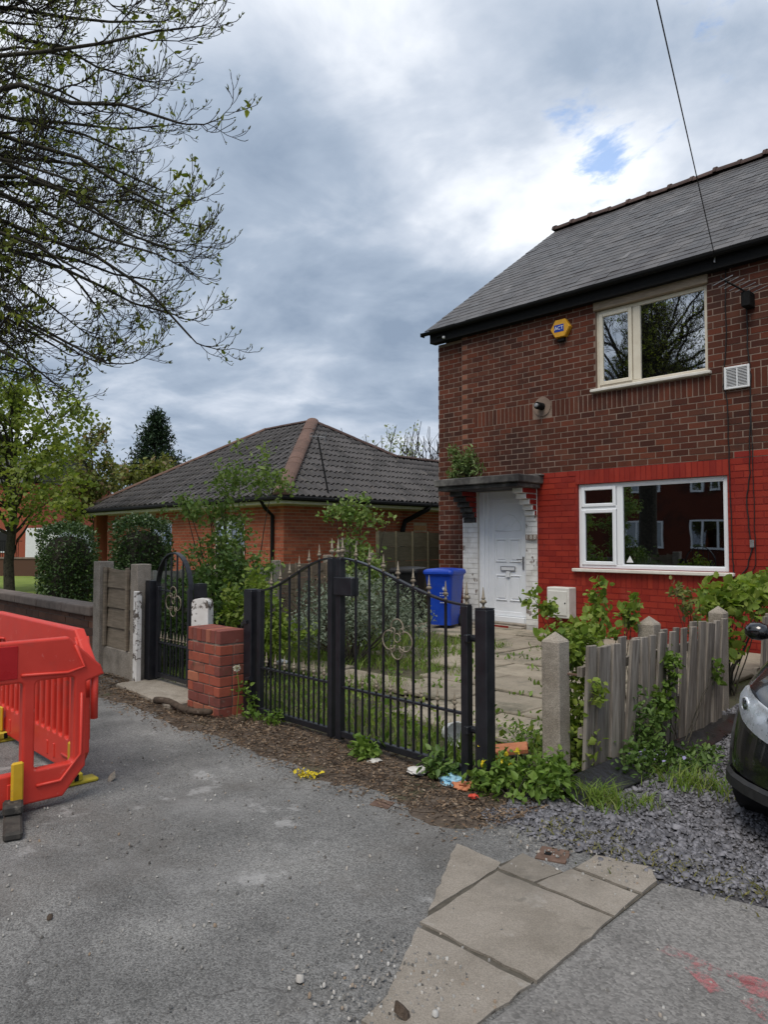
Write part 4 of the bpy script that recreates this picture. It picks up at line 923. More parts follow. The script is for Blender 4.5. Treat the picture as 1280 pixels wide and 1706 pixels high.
def cap_line(a, b, r, L, nm, mat, par, root, up=Vector((0, 0, 1)), drop=.0):
    a, b = Vector(a), Vector(b); n = max(1, int((b-a).length/L)); d = (b-a).normalized(); y = up.cross(d).normalized(); z = d.cross(y)
    me = half_round((b-a).length/n+.02, r).mesh(nm)
    for k in range(n):
        p = a.lerp(b, k/n)+z*(.05+random.gauss(0, .004)); q = link(nm, me, mat, par)
        q.matrix_local = Matrix.Translation(-root.location-par.location) @ Matrix(((d.x, y.x, z.x, p.x), (d.y, y.y, z.y, p.y), (d.z, y.z, z.z, p.z), (0, 0, 0, 1)))
cap_line(c0, P_, .20, .42, 'hip_tile', 'hip_clay', rbo, bung); cap_line(c3, Q_, .15, .42, 'hip_tile', 'hip_clay', rbo, bung)
cap_line(Q_, P_, .13, .42, 'ridge_tile', 'ridge_clay', rbo, bung)
hp = Vector(wr0)+Vector((0, 2*DH-WH-DH, 0)); cap_line(hp, P_, .14, .42, 'hip_tile', 'ridge_clay', rbo, bung); cap_line(hp, (wr1[0], 24, wr1[2]), .13, .42, 'ridge_tile', 'ridge_clay', rbo, bung)
ta = thing('television_aerial', (bx0+.05, 11.4, 2.0), 'television aerial on a long slanting pole against the bungalow roof', 'aerial')
top = Vector((bx0-.55, 11.35, 4.12))
MB().tube([Vector((bx0+.05, 11.35, 2.05))-ta.location, top-ta.location], .022, 6).build('mast', 'black_paint', ta)
bmv = Vector((.28, .28, -.03)); MB().tube([top-ta.location-bmv*.5, top-ta.location+bmv*.5], .012, 5).build('boom', 'metal_grey', ta)
for k in range(7):
    p = top-ta.location-bmv*.5+bmv*(k/6); MB().tube([p+Vector((0, 0, -.08)), p+Vector((0, 0, .08))], .006, 4).build('element', 'metal_grey', ta)
rg = MB(); p = top-ta.location+bmv*.5
for dx in (-.10, 0, .10): rg.tube([p+Vector((-.707*dx, .707*dx, -.12)), p+Vector((-.707*dx, .707*dx, .12))], .006, 4)
rg.build('reflector', 'metal_grey', ta)

# ------------------------------------------------------------------ boundary: low wall, concrete panel, pier
lwl = thing('low_brick_wall', (-12, 3.55, 0), 'low brown brick garden wall with a stone coping beside the lawn', 'wall')
lb_ = courses(-17.0, -8.36, 0, .63, .236, .082, .010); lay(lwl, lb_, 'brick_low', .03, 0, 3.45, -1, 150, seed=51)
MB().box((-17.0, 3.456, -.02), (-8.36, 3.65, .63)).build('mortar', 'mortar_low', lwl, world=True)
for k in range(10): MB().box((-8.38-.87*(k+1)+.008, 3.40, .632), (-8.38-.87*k, 3.70, .745)).build('coping_stone', 'coping', lwl, world=True, bevel=.018, seg=2)
def conc_post(x, y, w, h, label, group, mat='concrete', pyr=.0, name='concrete_post', tilt=(0, 0)):
    m = MB(); m.box((-w/2, -w/2, -.05), (w/2, w/2, h-pyr))
    o = m.mesh(name, bevel=.008)
    bm = bmesh.new(); bm.from_mesh(o)
    if pyr:
        b2 = MB(); b2.v = [(-w/2+.006, -w/2+.006, h-pyr), (w/2-.006, -w/2+.006, h-pyr), (w/2-.006, w/2-.006, h-pyr), (-w/2+.006, w/2-.006, h-pyr), (0, 0, h)]; b2.f = [(0, 1, 4), (1, 2, 4), (2, 3, 4), (3, 0, 4)]
        t_ = b2.mesh('cap'); bm.from_mesh(t_)
    bm.to_mesh(o); bm.free()
    q = link(name, o, mat); q.location = (x, y, 0); q.rotation_euler = (*tilt, 0); return tag(q, label, 'post', group)
conc_post(-8.27, 3.52, .17, 1.27, 'concrete post between the low brick wall and the timber panel', 'slotted concrete posts')
conc_post(-7.32, 3.52, .16, 1.26, 'concrete post between the timber panel and the small gate', 'slotted concrete posts')
tp = thing('timber_fence', (-7.77, 3.52, 0), 'weathered timber panel on a concrete gravel board by the small gate', 'fence panel')
MB().box((-.415, -.03, 0), (.415, .03, .31)).build('gravel_board', 'concrete', tp, bevel=.008)
for k in range(4):
    z = .315+k*.222; m = MB(); sag = .03 if k == 3 else 0
    n = 8
    for i in range(n):
        a, b = -.41+.82*i/n, -.41+.82*(i+1)/n; f = lambda x: -sag*math.sin(math.pi*(x+.41)/.82)
        m.v += [(a, -.018, z), (b, -.018, z), (b, -.006+.01, z+.225+f(b)), (a, -.006+.01, z+.225+f(a)), (a, .02, z), (b, .02, z), (b, .022, z+.225+f(b)), (a, .022, z+.225+f(a))]
        j = len(m.v)-8; m.f += [(j, j+1, j+2, j+3), (j+7, j+6, j+5, j+4), (j+3, j+2, j+6, j+7), (j, j+4, j+5, j+1)]
    m.build('board', 'wood_panel', tp)
for x in (-.37, .20): MB().box((x-.022, -.052, .315), (x+.022, -.02, 1.21)).build('batten', 'wood_panel', tp, bevel=.004)
# pier
pier = thing('brick_pier', (-5.65, 3.43, 0), 'short red brick pier with bricks on edge along its top', 'pier')
pa, pb, qa, qb = -5.915, -5.385, 3.30, 3.56
bl = []
for k in range(7):
    z = .0+k*.088
    xs = [pa, pa+.178, pa+.36, pb] if k % 2 else [pa, pa+.09, pa+.27, pa+.445, pb]
    for i in range(len(xs)-1): bl.append((xs[i]+(.0 if i == 0 else .006), xs[i+1]-(0 if i == len(xs)-2 else .006), qa, qb-.13, z, z+.078))
    bl.append((pa, pb-.13 if k % 2 else pb-.2, qb-.12, qb, z, z+.078)); bl.append((pb-.12 if k % 2 else pb-.19, pb, qb-.12, qb, z, z+.078))
for i in range(7):
    w_ = (pb-pa)/7; bl.append((pa+i*w_+.003, pa+(i+1)*w_-.004, qa, qb, .622, .735))
BP = MB().cbox((0, 0, 0), (1, 1, 1)).mesh('brick_worn', bevel=.04)
for (a, b, c, d, e, f) in bl:
    o = link('brick', BP, 'brick_pier', pier); j = random.gauss(0, .002); o.location = ((a+b)/2+5.65, (c+d)/2-3.43+j, (e+f)/2); o.scale = (b-a, d-c, f-e); o.rotation_euler = (0, 0, random.gauss(0, .008))
MB().box((pa+.008, qa+.008, -.02), (pb-.008, qb-.008, .728)).build('mortar', 'mortar_pier', pier, world=True)
# threshold slab of the small gate
tag(MB().prism([(-7.22, 3.22), (-5.95, 3.14), (-5.95, 3.85), (-7.22, 3.85)], -.02, .055).build('threshold_slab', 'concrete', bevel=.012), 'worn concrete threshold slab under the small arched gate', 'slab')
wp = MB(); wp.box((-.04, -.03, -.02), (.04, .03, .98)); o = wp.build('timber_post', 'white_peel', bevel=.006); o.location = (-7.20, 3.43, 0); tag(o, 'narrow white painted post strip against the concrete post', 'post')
ws = MB(); pr = rounded(-.085, 0, .085, .95, .05, 4)
i0 = len(ws.v); ws.v += [(x, -.06, z) for x, z in pr]+[(x, .06, z) for x, z in pr]; nn_ = len(pr)
ws.f += [tuple(range(nn_)), tuple(range(2*nn_-1, nn_-1, -1))]+[((k+1) % nn_, k, nn_+k, nn_+(k+1) % nn_) for k in range(nn_)]
o = ws.build('stub_post', 'white_peel', bevel=.0); o.location = (-6.22, 3.62, 0); o.rotation_euler = (0, 0, R(35)); tag(o, 'stubby concrete post with peeling white paint behind the brick pier', 'post')

# ------------------------------------------------------------------ metal gates
def gate_post(x, y, w, h, label, fin=False):
    t = thing('gate_post', (x, y, 0), label, 'gate post', 'black metal gate posts')
    MB().box((-w/2, -w/2, -.03), (w/2, w/2, h)).build('shaft', 'gate_black', t, bevel=.005)
    MB().box((-w/2+.002, -w/2+.002, h+.001), (w/2-.002, w/2-.002, h+.008)).build('cap', 'gate_black', t)
    return t
gpl = gate_post(-5.26, 3.55, .115, 1.08, 'black square gate post beside the brick pier')
gpr = gate_post(-2.735, 3.53, .09, 1.085, 'black square gate post nearest the mossy concrete post')
gate_post(-7.17, 3.57, .10, 1.08, 'black gate post on the hinge side of the small arched gate')
gate_post(-6.47, 3.74, .10, 1.07, 'black gate post standing behind the brick pier and white stub')
FIN = MB().lathe([(.006, 0), (.011, .004), (.012, .012), (.006, .018), (.010, .03), (.023, .038), (.015, .050), (.007, .054), (.013, .058), (.013, .063), (.009, .067), (.0025, .12), (.0, .125)], 8).mesh('finial', smooth=True)
LEAFY = FIN
def finial(par, x, z, s=1.0, y=0.0):
    o = link('finial', FIN, 'finial_gold', par); o.location = (x, y, z); o.scale = (s, s*.75, s); return o
BARM = MB().box((-.5, -.5, 0), (.5, .5, 1)).mesh('bar')
def bar(par, x, z0, z1, w=.014, y=0.0):
    o = link('bar', BARM, 'gate_black', par); o.location = (x, y, z0); o.scale = (w, w, z1-z0); return o
def scroll(par, cx, cz, s=1.0):
    def arc(c, r, a0, a1, n=16): return [(cx+s*(c[0]+r*math.cos(R(a0+(a1-a0)*k/n))), -.008, cz+s*(c[1]+r*math.sin(R(a0+(a1-a0)*k/n)))) for k in range(n+1)]
    m = MB()
    for sg in (1, -1):
        f = lambda P: [(cx+sg*(p[0]-cx), p[1], p[2]) for p in P]
        m.tube(f(arc((.075, -.02), .066, 120, -150)), .0052*s, 6); m.tube(f(arc((.042, .045), .02, -60, 250)), .0045*s, 5)
        m.tube(f(arc((.045, -.075), .022, 60, -240)), .0045*s, 5)
    m.tube(arc((0, .07), .058, 200, -20), .0052*s, 6); m.tube(arc((0, -.09), .056, -200, 20), .0052*s, 6); m.tube(arc((0, 0), .03, 0, 360), .0045*s, 5)
    return m.build('scroll_ornament', 'finial_gold', par, smooth=True)
def leaf_gate(name, x0, x1, y, zf, zb, zm, nt, label, orn=None, stile=.05, skip=None, group=None):
    t = thing(name, (x0, y, 0), label, 'gate', group); L = x1-x0
    n = 20; pts = [(L*k/n, 0, zf(k/n)) for k in range(n+1)]
    m = MB()
    for k in range(n):
        (a, _, za), (b, _, zb_) = pts[k], pts[k+1]; j = len(m.v)
        m.v += [(a, -.018, za-.006), (b, -.018, zb_-.006), (b, .018, zb_-.006), (a, .018, za-.006), (a, -.018, za+.006), (b, -.018, zb_+.006), (b, .018, zb_+.006), (a, .018, za+.006)]
        m.f += [tuple(j+i for i in q) for q in ((0, 3, 2, 1), (4, 5, 6, 7), (0, 1, 5, 4), (2, 3, 7, 6))]
    m.f += [(0, 4, 7, 3), tuple(len(m.v)-8+i for i in (1, 2, 6, 5))]
    m.build('top_rail', 'gate_black', t)
    MB().box((stile, -.02, zb), (L-stile, .02, zb+.045)).build('bottom_rail', 'gate_black', t, bevel=.004)
    MB().box((stile, -.015, zm-.007), (L-stile, .015, zm+.007)).build('middle_rail', 'gate_black', t)
    for a, e in ((0, zf(0)), (L-stile, zf(1))): MB().box((a, -stile/2, zb-.02), (a+stile, stile/2, e-.002)).build('stile', 'gate_black', t, bevel=.004)
    sp_ = (L-2*stile)/(nt+1)
    for k in range(nt+1):
        xs = stile+sp_*(k+.5); bar(t, xs, zb+.045, zm+.02, .012); finial(t, xs, zm+.018, .95)
    for k in range(nt):
        x = stile+sp_*(k+1); zt = zf(x/L)
        if orn and k == orn[0]:
            bar(t, x, zb+.045, orn[1]-.145*orn[2], .014); bar(t, x, orn[1]+.125*orn[2], zt, .014); scroll(t, x, orn[1], orn[2])
        else: bar(t, x, zb+.045, zt, .014)
        finial(t, x, zt+.004, 1.0)
    return t
sm = lambda t: t*t*(3-2*t)
gl = leaf_gate('driveway_gate', -5.16, -4.175, 3.545, lambda t: 1.085+(1.375-1.085)*sm(min(1, t*1.0)), .055, .435, 6, 'black metal driveway gate leaf hinged beside the brick pier', stile=.05, group='pair of driveway gate leaves')
gr = leaf_gate('driveway_gate', -4.115, -2.855, 3.535, lambda t: 1.375-(1.375-1.10)*sm(t), .06, .425, 7, 'black driveway gate leaf with a round scroll ornament, hinged at the front post', orn=(3, .84, 1.0), stile=.055, group='pair of driveway gate leaves')
MB().box((-.005, -.045, 1.10), (.20, .03, 1.235)).build('lock_box', 'gate_black', gr, bevel=.006)
for x, z in ((.0, 1.375), (.05, 1.38)): finial(gr, x, z, 1.2)
finial(gl, .96, 1.375, 1.2); finial(gr, 1.235, 1.10, 1.2)
f_ = link('finial', FIN, 'finial_gold', gpr); f_.location = (-.01, 0, 1.085); f_.scale = (1.1, .9, 1.1)
for z in (.34, .90):
    MB().tube([(1.25, 0, z), (1.33, 0, z)], .022, 8).build('hinge', 'gate_black', gr); MB().cbox((1.265, -.035, z), (.03, .04, .05)).build('hinge_bolt', 'gate_black', gr, bevel=.005)
MB().cbox((-.02, -.065, .81), (.06, .02, .03)).build('hinge_lug', 'gate_black', gpl); MB().tube([(.0, -.06, .32), (.07, -.06, .34)], .022, 8).build('hinge', 'gate_black', gpl)
pg = thing('small_gate', (-7.09, 3.60, 0), 'small black arched pedestrian gate with a scroll ornament', 'gate')
Lg = .69; arch = lambda x: 1.02+.37*math.sqrt(max(0, 1-((x-Lg/2)/(Lg/2))**2))
ap = [(Lg/2+Lg/2*math.cos(R(a)), 0, 1.02+.37*math.sin(R(a))) for a in range(0, 181, 9)]
m = MB()
for k in range(len(ap)-1):
    (a, _, za), (b, _, zb_) = ap[k], ap[k+1]; dx, dz = a-Lg/2, za-1.02; j = len(m.v); q = .96
    m.v += [(Lg/2+(a-Lg/2)*q, -.025, 1.02+(za-1.02)*q), (a, -.025, za), (a, .025, za), (Lg/2+(a-Lg/2)*q, .025, 1.02+(za-1.02)*q), (Lg/2+(b-Lg/2)*q, -.025, 1.02+(zb_-1.02)*q), (b, -.025, zb_), (b, .025, zb_), (Lg/2+(b-Lg/2)*q, .025, 1.02+(zb_-1.02)*q)]
    m.f += [tuple(j+i for i in f) for f in ((0, 1, 5, 4), (1, 2, 6, 5), (2, 3, 7, 6), (3, 0, 4, 7))]
m.build('top_rail', 'gate_black', pg)
for a in (0, Lg-.045): MB().box((a, -.022, .08), (a+.045, .022, 1.03)).build('stile', 'gate_black', pg, bevel=.004)
MB().box((.045, -.02, .10), (Lg-.045, .02, .14)).build('bottom_rail', 'gate_black', pg); MB().box((.045, -.014, .445), (Lg-.045, .014, .459)).build('middle_rail', 'gate_black', pg); MB().box((.045, -.012, .985), (.30, .012, 1.0)).build('cross_rail', 'gate_black', pg)
for k in range(4):
    x = .045+(Lg-.09)*(k+1)/5
    bar(pg, x, .14, arch(x)-.01)
for k in range(9): x = .045+(Lg-.09)*(k+.5)/9; bar(pg, x, .14, .47, .011); finial(pg, x, .465, .85)
scroll(pg, Lg*.5, .90, 1.1)

# ------------------------------------------------------------------ paling fence along the drive
for v_, lab, tl in ((4.02, 'mossy concrete fence post with pointed top nearest the gate', (0, .0)), (5.33, 'concrete fence post just showing behind the palings', (0, 0)), (6.66, 'concrete post at the far end of the leaning palings', (0, .01))):
    conc_post(-2.55, v_, .13, .925 if v_ != 5.33 else .93, lab, 'pointed concrete fence posts', pyr=.055, tilt=tl)
MB().tube([(-2.49, 4.06, .66), (-2.40, 4.09, .655)], .008, 6).build('bolt', 'iron_rust', bpy.data.objects['concrete_post.002'], world=False).location = (2.55, -4.02, 0)
def palings(v0, v1, n, label, group, seed, zt0, zt1):
    t = thing('paling_fence', (-2.385, (v0+v1)/2, 0), label, 'fence', group); g = np.random.default_rng(seed); p = (v1-v0)/n
    for z in (.30, .68): MB().box((-.035, v0-(v0+v1)/2+.03, z-.03), (.0, v1-(v0+v1)/2+.05, z+.03)).build('rail', 'wood_grey', t)
    for k in range(n):
        w = p*g.uniform(.80, .99); h = zt0+(zt1-zt0)*k/n+g.normal()*.012; m = MB(); c = v0-(v0+v1)/2+p*(k+.5)
        m.box((.002, -w/2, .0), (.002+g.uniform(.018, .026), w/2, h-.06)); me = m.mesh('paling', bevel=.003)
        for vv in me.vertices:
            vv.co.y += .006*math.sin(vv.co.z*7+k); vv.co.x += .006*math.sin(vv.co.z*5+k*2)
        o = link('paling', me, 'wood_grey', t); o.location = (.010*(k % 2)+abs(g.normal())*.006, c, .02+g.normal()*.008); o.rotation_euler = (R(g.normal()*1.3-2.4), R(2.0+g.normal()*1.0), R(g.normal()*3))
    return t
palings(4.03, 6.20, 21, 'leaning grey weathered paling fence between two concrete posts', 'paling fences', 71, .88, .90)
palings(7.1, 9.6, 21, 'grey paling fence behind the front of the black car', 'paling fences', 72, .86, .90)
conc_post(-2.55, 8.6, .13, .93, 'concrete fence post hidden behind the black car', 'pointed concrete fence posts', pyr=.055) if False else None
# black membrane and boards at the foot of the palings
def sheet(name, pts, w, label, seed):
    g = np.random.default_rng(seed); m = MB(); n = 16; pts = [Vector(p) for p in pts]; k = 7; rows_ = []
    for i in range(n+1):
        t = i/n*(len(pts)-1); j = min(int(t), len(pts)-2); c = pts[j].lerp(pts[j+1], t-j); d = (pts[j+1]-pts[j]).normalized(); s = Vector((-d.y, d.x, 0))
        for q in range(k):
            f = q/(k-1)-.5; a = math.pi*(q/(k-1)); m.v.append(tuple(c+s*(f*w)+Vector((0, 0, .012+math.sin(a)*.045*(.6+.6*g.random())+g.random()*.014))+Vector((g.normal(), g.normal(), 0))*.006))
    for i in range(n):
        for q in range(k-1): a = i*k+q; m.f.append((a, a+1, a+k+1, a+k))
    return tag(m.build(name, 'plastic_sheet', smooth=True), label, 'plastic sheet', 'black plastic along the paling fence')
sheet('plastic_sheet', [(-2.24, 5.05, 0), (-2.26, 5.6, 0), (-2.34, 6.35, 0)], .24, 'crumpled black plastic sheet along the far foot of the palings', 5)
pb_ = MB().box((-.11, -.30, 0), (.11, .36, .012)).build('plastic_board', 'plastic_sheet', bevel=.004); pb_.location = (-2.235, 3.98, .055); pb_.rotation_euler = (R(2), R(24), R(-3)); tag(pb_, 'flat black plastic board lying at the near foot of the palings', 'board')

# ------------------------------------------------------------------ garden boundary fence towards the bungalow
def panel_fence(p0, p1, h, mat, label, boards, battens, z0=.05, group='boundary fence panels'):
    p0, p1 = Vector((*p0, 0)), Vector((*p1, 0)); L = (p1-p0).length; a = math.atan2(p1.y-p0.y, p1.x-p0.x)
    t = thing('boundary_panel', p0, label, 'fence panel', group, a); bh = (h-z0)/boards
    for k in range(boards): MB().box((.02, -.012-.004*(k % 2), z0+bh*k), (L-.02, .012, z0+bh*(k+1)-.006)).build('board', mat, t)
    for k in range(battens): x = .05+(L-.1)*k/(battens-1); MB().box((x-.025, -.05, z0), (x+.025, -.018, h+.01)).build('batten', mat, t)
    return t
fl_ = [(-8.35, 3.75), (-8.62, 5.1), (-8.88, 6.4), (-9.12, 7.6), (-9.36, 8.8), (-9.7, 10.5)]
for k, (mt, h, nb, lab) in enumerate([('wood_pale', 1.13, 5, 'pale grey boundary panel seen through the small arched gate'), ('wood_pale', 1.12, 5, 'pale grey boundary panel behind the leafy climbing shrub'), ('wood_panel', 1.16, 5, 'grey boundary panel behind the driveway gate centre'), ('wood_panel', 1.2, 5, 'grey brown boundary panel behind the small climbing shrub')]):
    panel_fence(fl_[k], fl_[k+1], h, mt, lab, nb, 4)
panel_fence((-9.28, 8.85), (-9.75, 11.2), 1.68, 'wood_green', 'tall mossy brown boundary panel behind the wheelie bins', 6, 5)
tall = thing('plank_panel', (-10.6, 9.1, 0), 'upright dark grey plank panel in front of the bungalow wall', 'fence panel')
for k in range(6): MB().box((.0, .085*k, .1), (.02, .085*k+.08, 1.55+.02*(k % 2))).build('plank', 'wood_grey', tall)
for k, (p, h) in enumerate(zip(fl_[1:5], (1.2, 1.22, 1.28, 1.3))):
    conc_post(p[0], p[1]+.0, .11, h, ['boundary post behind the tall climbing shrub', 'boundary post left of the driveway gate centre', 'boundary post behind the silvery bush', 'boundary post beside the black wheelie bin'][k], 'boundary fence posts', 'concrete')

# ------------------------------------------------------------------ bins
def wheelie(x, y, rz, mat, label, prt=False, s=1.0):
    t = thing('wheelie_bin', (x, y, .062), label, 'wheelie bin', 'wheelie bins by the house', rz)
    m = MB(); secs = [(.20, .235, .05), (.215, .26, .35), (.25, .305, .80), (.265, .325, .93), (.28, .34, .94), (.28, .34, .975)]
    for w, d, z in secs:
        for (px, py) in rounded(-w, -d, w, d, .06, 4): m.v.append((px*s, py*s, z*s))
    k = 20
    for i in range(len(secs)-1):
        for j in range(k): a = i*k+j; b = i*k+(j+1) % k; m.f.append((a, b, b+k, a+k))
    m.f.append(tuple(range(k-1, -1, -1))); m.build('body', mat, t, smooth=False)
    l = MB(); base = rounded(-.295, -.36, .295, .36, .07, 4)
    for f, z in ((1, .965), (1.0, 1.0), (.97, 1.03), (.8, 1.05), (.4, 1.062)):
        for (px, py) in base: l.v.append((px*f*s, py*f*s-.0, z*s))
    for i in range(4):
        for j in range(k): a = i*k+j; b = i*k+(j+1) % k; l.f.append((a, b, b+k, a+k))
    l.f += [tuple(range(k-1, -1, -1)), tuple(range(4*k, 5*k))]; lo_ = l.build('lid', mat, t, smooth=False)
    MB().tube([(-.22*s, .385*s, .98*s), (.22*s, .385*s, .98*s)], .016, 8).build('handle', mat, t, smooth=True)
    for sx_ in (-1, 1): MB().lathe([(.05, -.025), (.10, -.02), (.10, .02), (.05, .025)], 16, M=Matrix.Translation((sx_*.21*s, .25*s, .10)) @ Matrix.Rotation(R(90), 4, 'Y')).build('wheel', 'tyre', t)
    MB().tube([(-.22*s, .25*s, .1), (.22*s, .25*s, .1)], .012, 6).build('axle', 'metal_grey', t)
    if prt:
        yy = lambda z: -(.26+(z-.35)*.1)-.006
        dr_ = MB(); dr_.quad((.10, yy(.70), .70), (.125, yy(.66), .66), (.10, yy(.62), .62), (.075, yy(.66), .66)); dr_.build('printed_emblem', 'bin_print', t)
        g = np.random.default_rng(8)
        for zz, n_w, hh in ((.575, 3, .016), (.535, 4, .014), (.465, 2, .03), (.415, 3, .018)):
            lm2 = MB(); x = .03
            for k in range(n_w*4):
                w2 = g.uniform(.006, .011)*(hh/.018)**.5
                if k % 4 != 3: lm2.quad((x, yy(zz), zz), (x+w2, yy(zz), zz), (x+w2, yy(zz+hh), zz+hh), (x, yy(zz+hh), zz+hh))
                x += w2+.003
            lm2.build('printed_line', 'bin_print', t)
    return t
wheelie(-8.05, 9.30, R(18), 'bin_blue', 'blue wheelie bin with pale lettering by the front door', True, .93)
wheelie(-8.95, 9.35, R(25), 'bin_black', 'black wheelie bin half hidden beside the boundary fence', False, .93)

# ------------------------------------------------------------------ red barriers
def barrier(x, y, rz, slots, label, plate=None):
    t = thing('safety_barrier', (x, y, 0), label, 'barrier', 'red plastic pavement barriers', rz)
    L = 2.0; O = [(.10, .20), (.22, .06), (L-.22, .06), (L-.10, .20), (L-.10, .69), (L-.0, .72), (L-.015, .76), (L-.20, .935), (.20, .935), (.015, .76), (.0, .72), (.10, .69)]
    loops = [O]+[rounded(a, b, c, d, min(.035, (c-a)*.35), 4) for a, b, c, d in slots]
    me = poly_panel('panel', loops, .020, .013, 2); o = link('panel', me, 'barrier_red', t); o.rotation_euler = (R(90), 0, 0)
    for p in me.polygons: p.use_smooth = False
    # raised ribs and recessed lines
    for s_ in (-1, 1):
        for xs in (lambda x: x, lambda x: L-x):
            for rp in ([(.16, .90), (.10, .77), (.20, .745), (.45, .76)], [(.118, .62), (.118, .27), (.23, .14), (.36, .14)]):
                MB().tube([(xs(a), s_*.035, b) for a, b in rp], .0095, 6).build('rib', 'barrier_red', t, smooth=True)
        '''rb_ = MB(); rb_.tube([(.16, s_*.036, .90), (.10, s_*.036, .77), (.20, s_*.036, .745), (.45, s_*.036, .76)], .010, 6); rb_.tube([(L-.16, s_*.036, .90), (L-.10, s_*.036, .77), (L-.20, s_*.036, .745), (L-.45, s_*.036, .76)], .010, 6)
        rb_.tube([(.118, s_*.034, .62), (.118, s_*.034, .27), (.23, s_*.034, .14), (.36, s_*.034, .14)], .009, 6); rb_.tube([(L-.118, s_*.034, .62), (L-.118, s_*.034, .27), (L-.23, s_*.034, .14), (L-.36, s_*.034, .14)], .009, 6)
'''
        for zz in (.665, .45): MB().lathe([(.020, 0), (.020, .006), (.013, .008), (.0, .002)], 10, M=Matrix.Translation((.118 if s_ < 0 else L-.118, s_*.033, zz)) @ Matrix.Rotation(R(90*s_*-1), 4, 'X')).build('dimple', 'barrier_red', t)
        for xx in (.50, .62, L-.62, L-.50): MB().box((xx-.012, s_*.034-.006, .09), (xx+.012, s_*.034+.006, .18)).build('foot_slot_rib', 'barrier_red', t, bevel=.004)
    if plate: a, b, c, d = plate; MB().box((a, -.037, b), (c, .037, d)).build('reflective_plate', 'barrier_plate', t, bevel=.002)
    # hinge lugs
    MB().tube([(L-.03, 0, .73), (L-.03, 0, .45)], .022, 8).build('hook_pin', 'barrier_red', t, smooth=True)
    MB().tube([(.03, 0, .68), (.03, 0, .55)], .034, 10).build('hinge_socket', 'barrier_red', t, smooth=True)
    return t
def foot(t, x, up=True, mat='rubber', flip=1):
    m = MB(); Mf = Matrix.Translation((x, 0, 0)) @ Matrix.Rotation(R(-17), 4, 'Z'); m.box((-.045, -.40, 0), (.045, .40, .045), Mf); m.box((-.05, -.16, .0451), (.05, .16, .10), Mf)
    f = m.build('foot', mat, t, bevel=.012)
    if up:
        c = MB(); c.box((x-.032, -.062*flip-.012, .085), (x+.032, -.062*flip+.012, .30)); c.build('foot_clip', 'yellow_plastic', f, bevel=.01)
slA = [(.145, .215, .385, .73), (.425, .215, .765, .73), (.81, .215, 1.19, .73), (1.235, .215, 1.575, .73), (1.615, .215, 1.855, .73)]
slB = [(.15+.105*k, .235, .15+.105*k+.087, .755) for k in range(16)]
b1 = barrier(-4.30, -.185, R(90), slA, 'red plastic barrier nearest the camera with wide openings', plate=(.95, .745, 1.53, .925))
b2 = barrier(-4.43, 1.82, R(180), slB, 'red plastic barrier behind with many narrow bars')
# foot of the near barrier: black rubber with yellow clip; yellow feet of the other
foot(b1, 1.53, True, 'rubber', 1); foot(b1, .4, True, 'rubber', 1)
for x in (.15, 1.5):
    m = MB(); m.box((x-.05, -.10, 0), (x+.05, .55, .025)); m.box((x-.055, .0, .025), (x+.055, .40, .075))
    f = m.build('foot', 'yellow_dirty', b2, bevel=.008)
    for k in range(6): MB().box((x-.060, .03+.06*k, .03), (x-.0551, .055+.06*k, .07)).build('foot_rib', 'black_paint', f)
    MB().box((x-.03, .05, .08), (x+.03, .07, .26)).build('foot_clip', 'yellow_plastic', f, bevel=.008)

# ------------------------------------------------------------------ car
car = thing('parked_car', (-.665, 3.66, 0), 'black parked car showing only its front corner and headlight', 'car')
CL = 4.0; HW = .865
def hw(t):
    if t < .62: q = 1-t/.62; b = HW*(1-q**2.6*.62)
    elif t > CL-.5: q = (t-CL+.5)/.5; b = HW*(1-q**2.5*.3)
    else: b = HW
    return b
def ztop(t): return np.interp(t, [0, .05, .2, .5, 1.05, 1.2, 3.4, 3.8, 4.0], [.56, .64, .71, .80, .92, .95, .98, .95, .80])
def fwd(t, z):   # bumper bulge
    return 0.0
st_ = [0, .03, .07, .12, .18, .26, .35, .45, .55, .65, .8, .95, 1.1, 1.3, 1.6, 2.0, 2.4, 2.8, 3.1, 3.4, 3.6, 3.75, 3.9, 4.0]
def ring(t):
    w, z = hw(t), float(ztop(t)); k = np.interp(t, [0, .3, .8], [.90, .96, 1.0])
    half = [(0, z), (.45*w, z-.004), (.74*w, z-.02), (.90*w*k, z-.055), (.965*w*k, z-.12), (.995*w*k, max(.50, z-.22)), (1.0*w, .42), (1.005*w, .31), (.985*w, .23), (.93*w, .19), (0, .18)]
    return [(x, y) for x, y in half]+[(-x, y) for x, y in half[-2:0:-1]]
cbv = []; ns = len(ring(0))
for t in st_: cbv += [(x, t, z) for x, z in ring(t)]
cf_ = []
def in_arch(p): return abs(p[0]) > .60 and any((p[1]-c)**2+(p[2]-.30)**2 < .335**2 for c in (.78, 3.30))
for i in range(len(st_)-1):
    for j in range(ns):
        q = (i*ns+j, i*ns+(j+1) % ns, (i+1)*ns+(j+1) % ns, (i+1)*ns+j)
        c_ = [sum(cbv[k][d] for k in q)/4 for d in range(3)]
        if in_arch(c_): continue
        cf_.append(q)
cf_.append(tuple(range(ns))); cf_.append(tuple(range(len(cbv)-1, len(cbv)-ns-1, -1)))
bme = bpy.data.meshes.new('body'); bme.from_pydata(cbv, [], cf_); bme.update(); bm = bmesh.new(); bm.from_mesh(bme); bmesh.ops.recalc_face_normals(bm, faces=bm.faces); bm.to_mesh(bme); bm.free()
for p in bme.polygons: p.use_smooth = len(p.vertices) == 4
body = link('body', bme, 'car_black', car); sb = body.modifiers.new('s', 'SUBSURF'); sb.levels = 1; sb.render_levels = 2
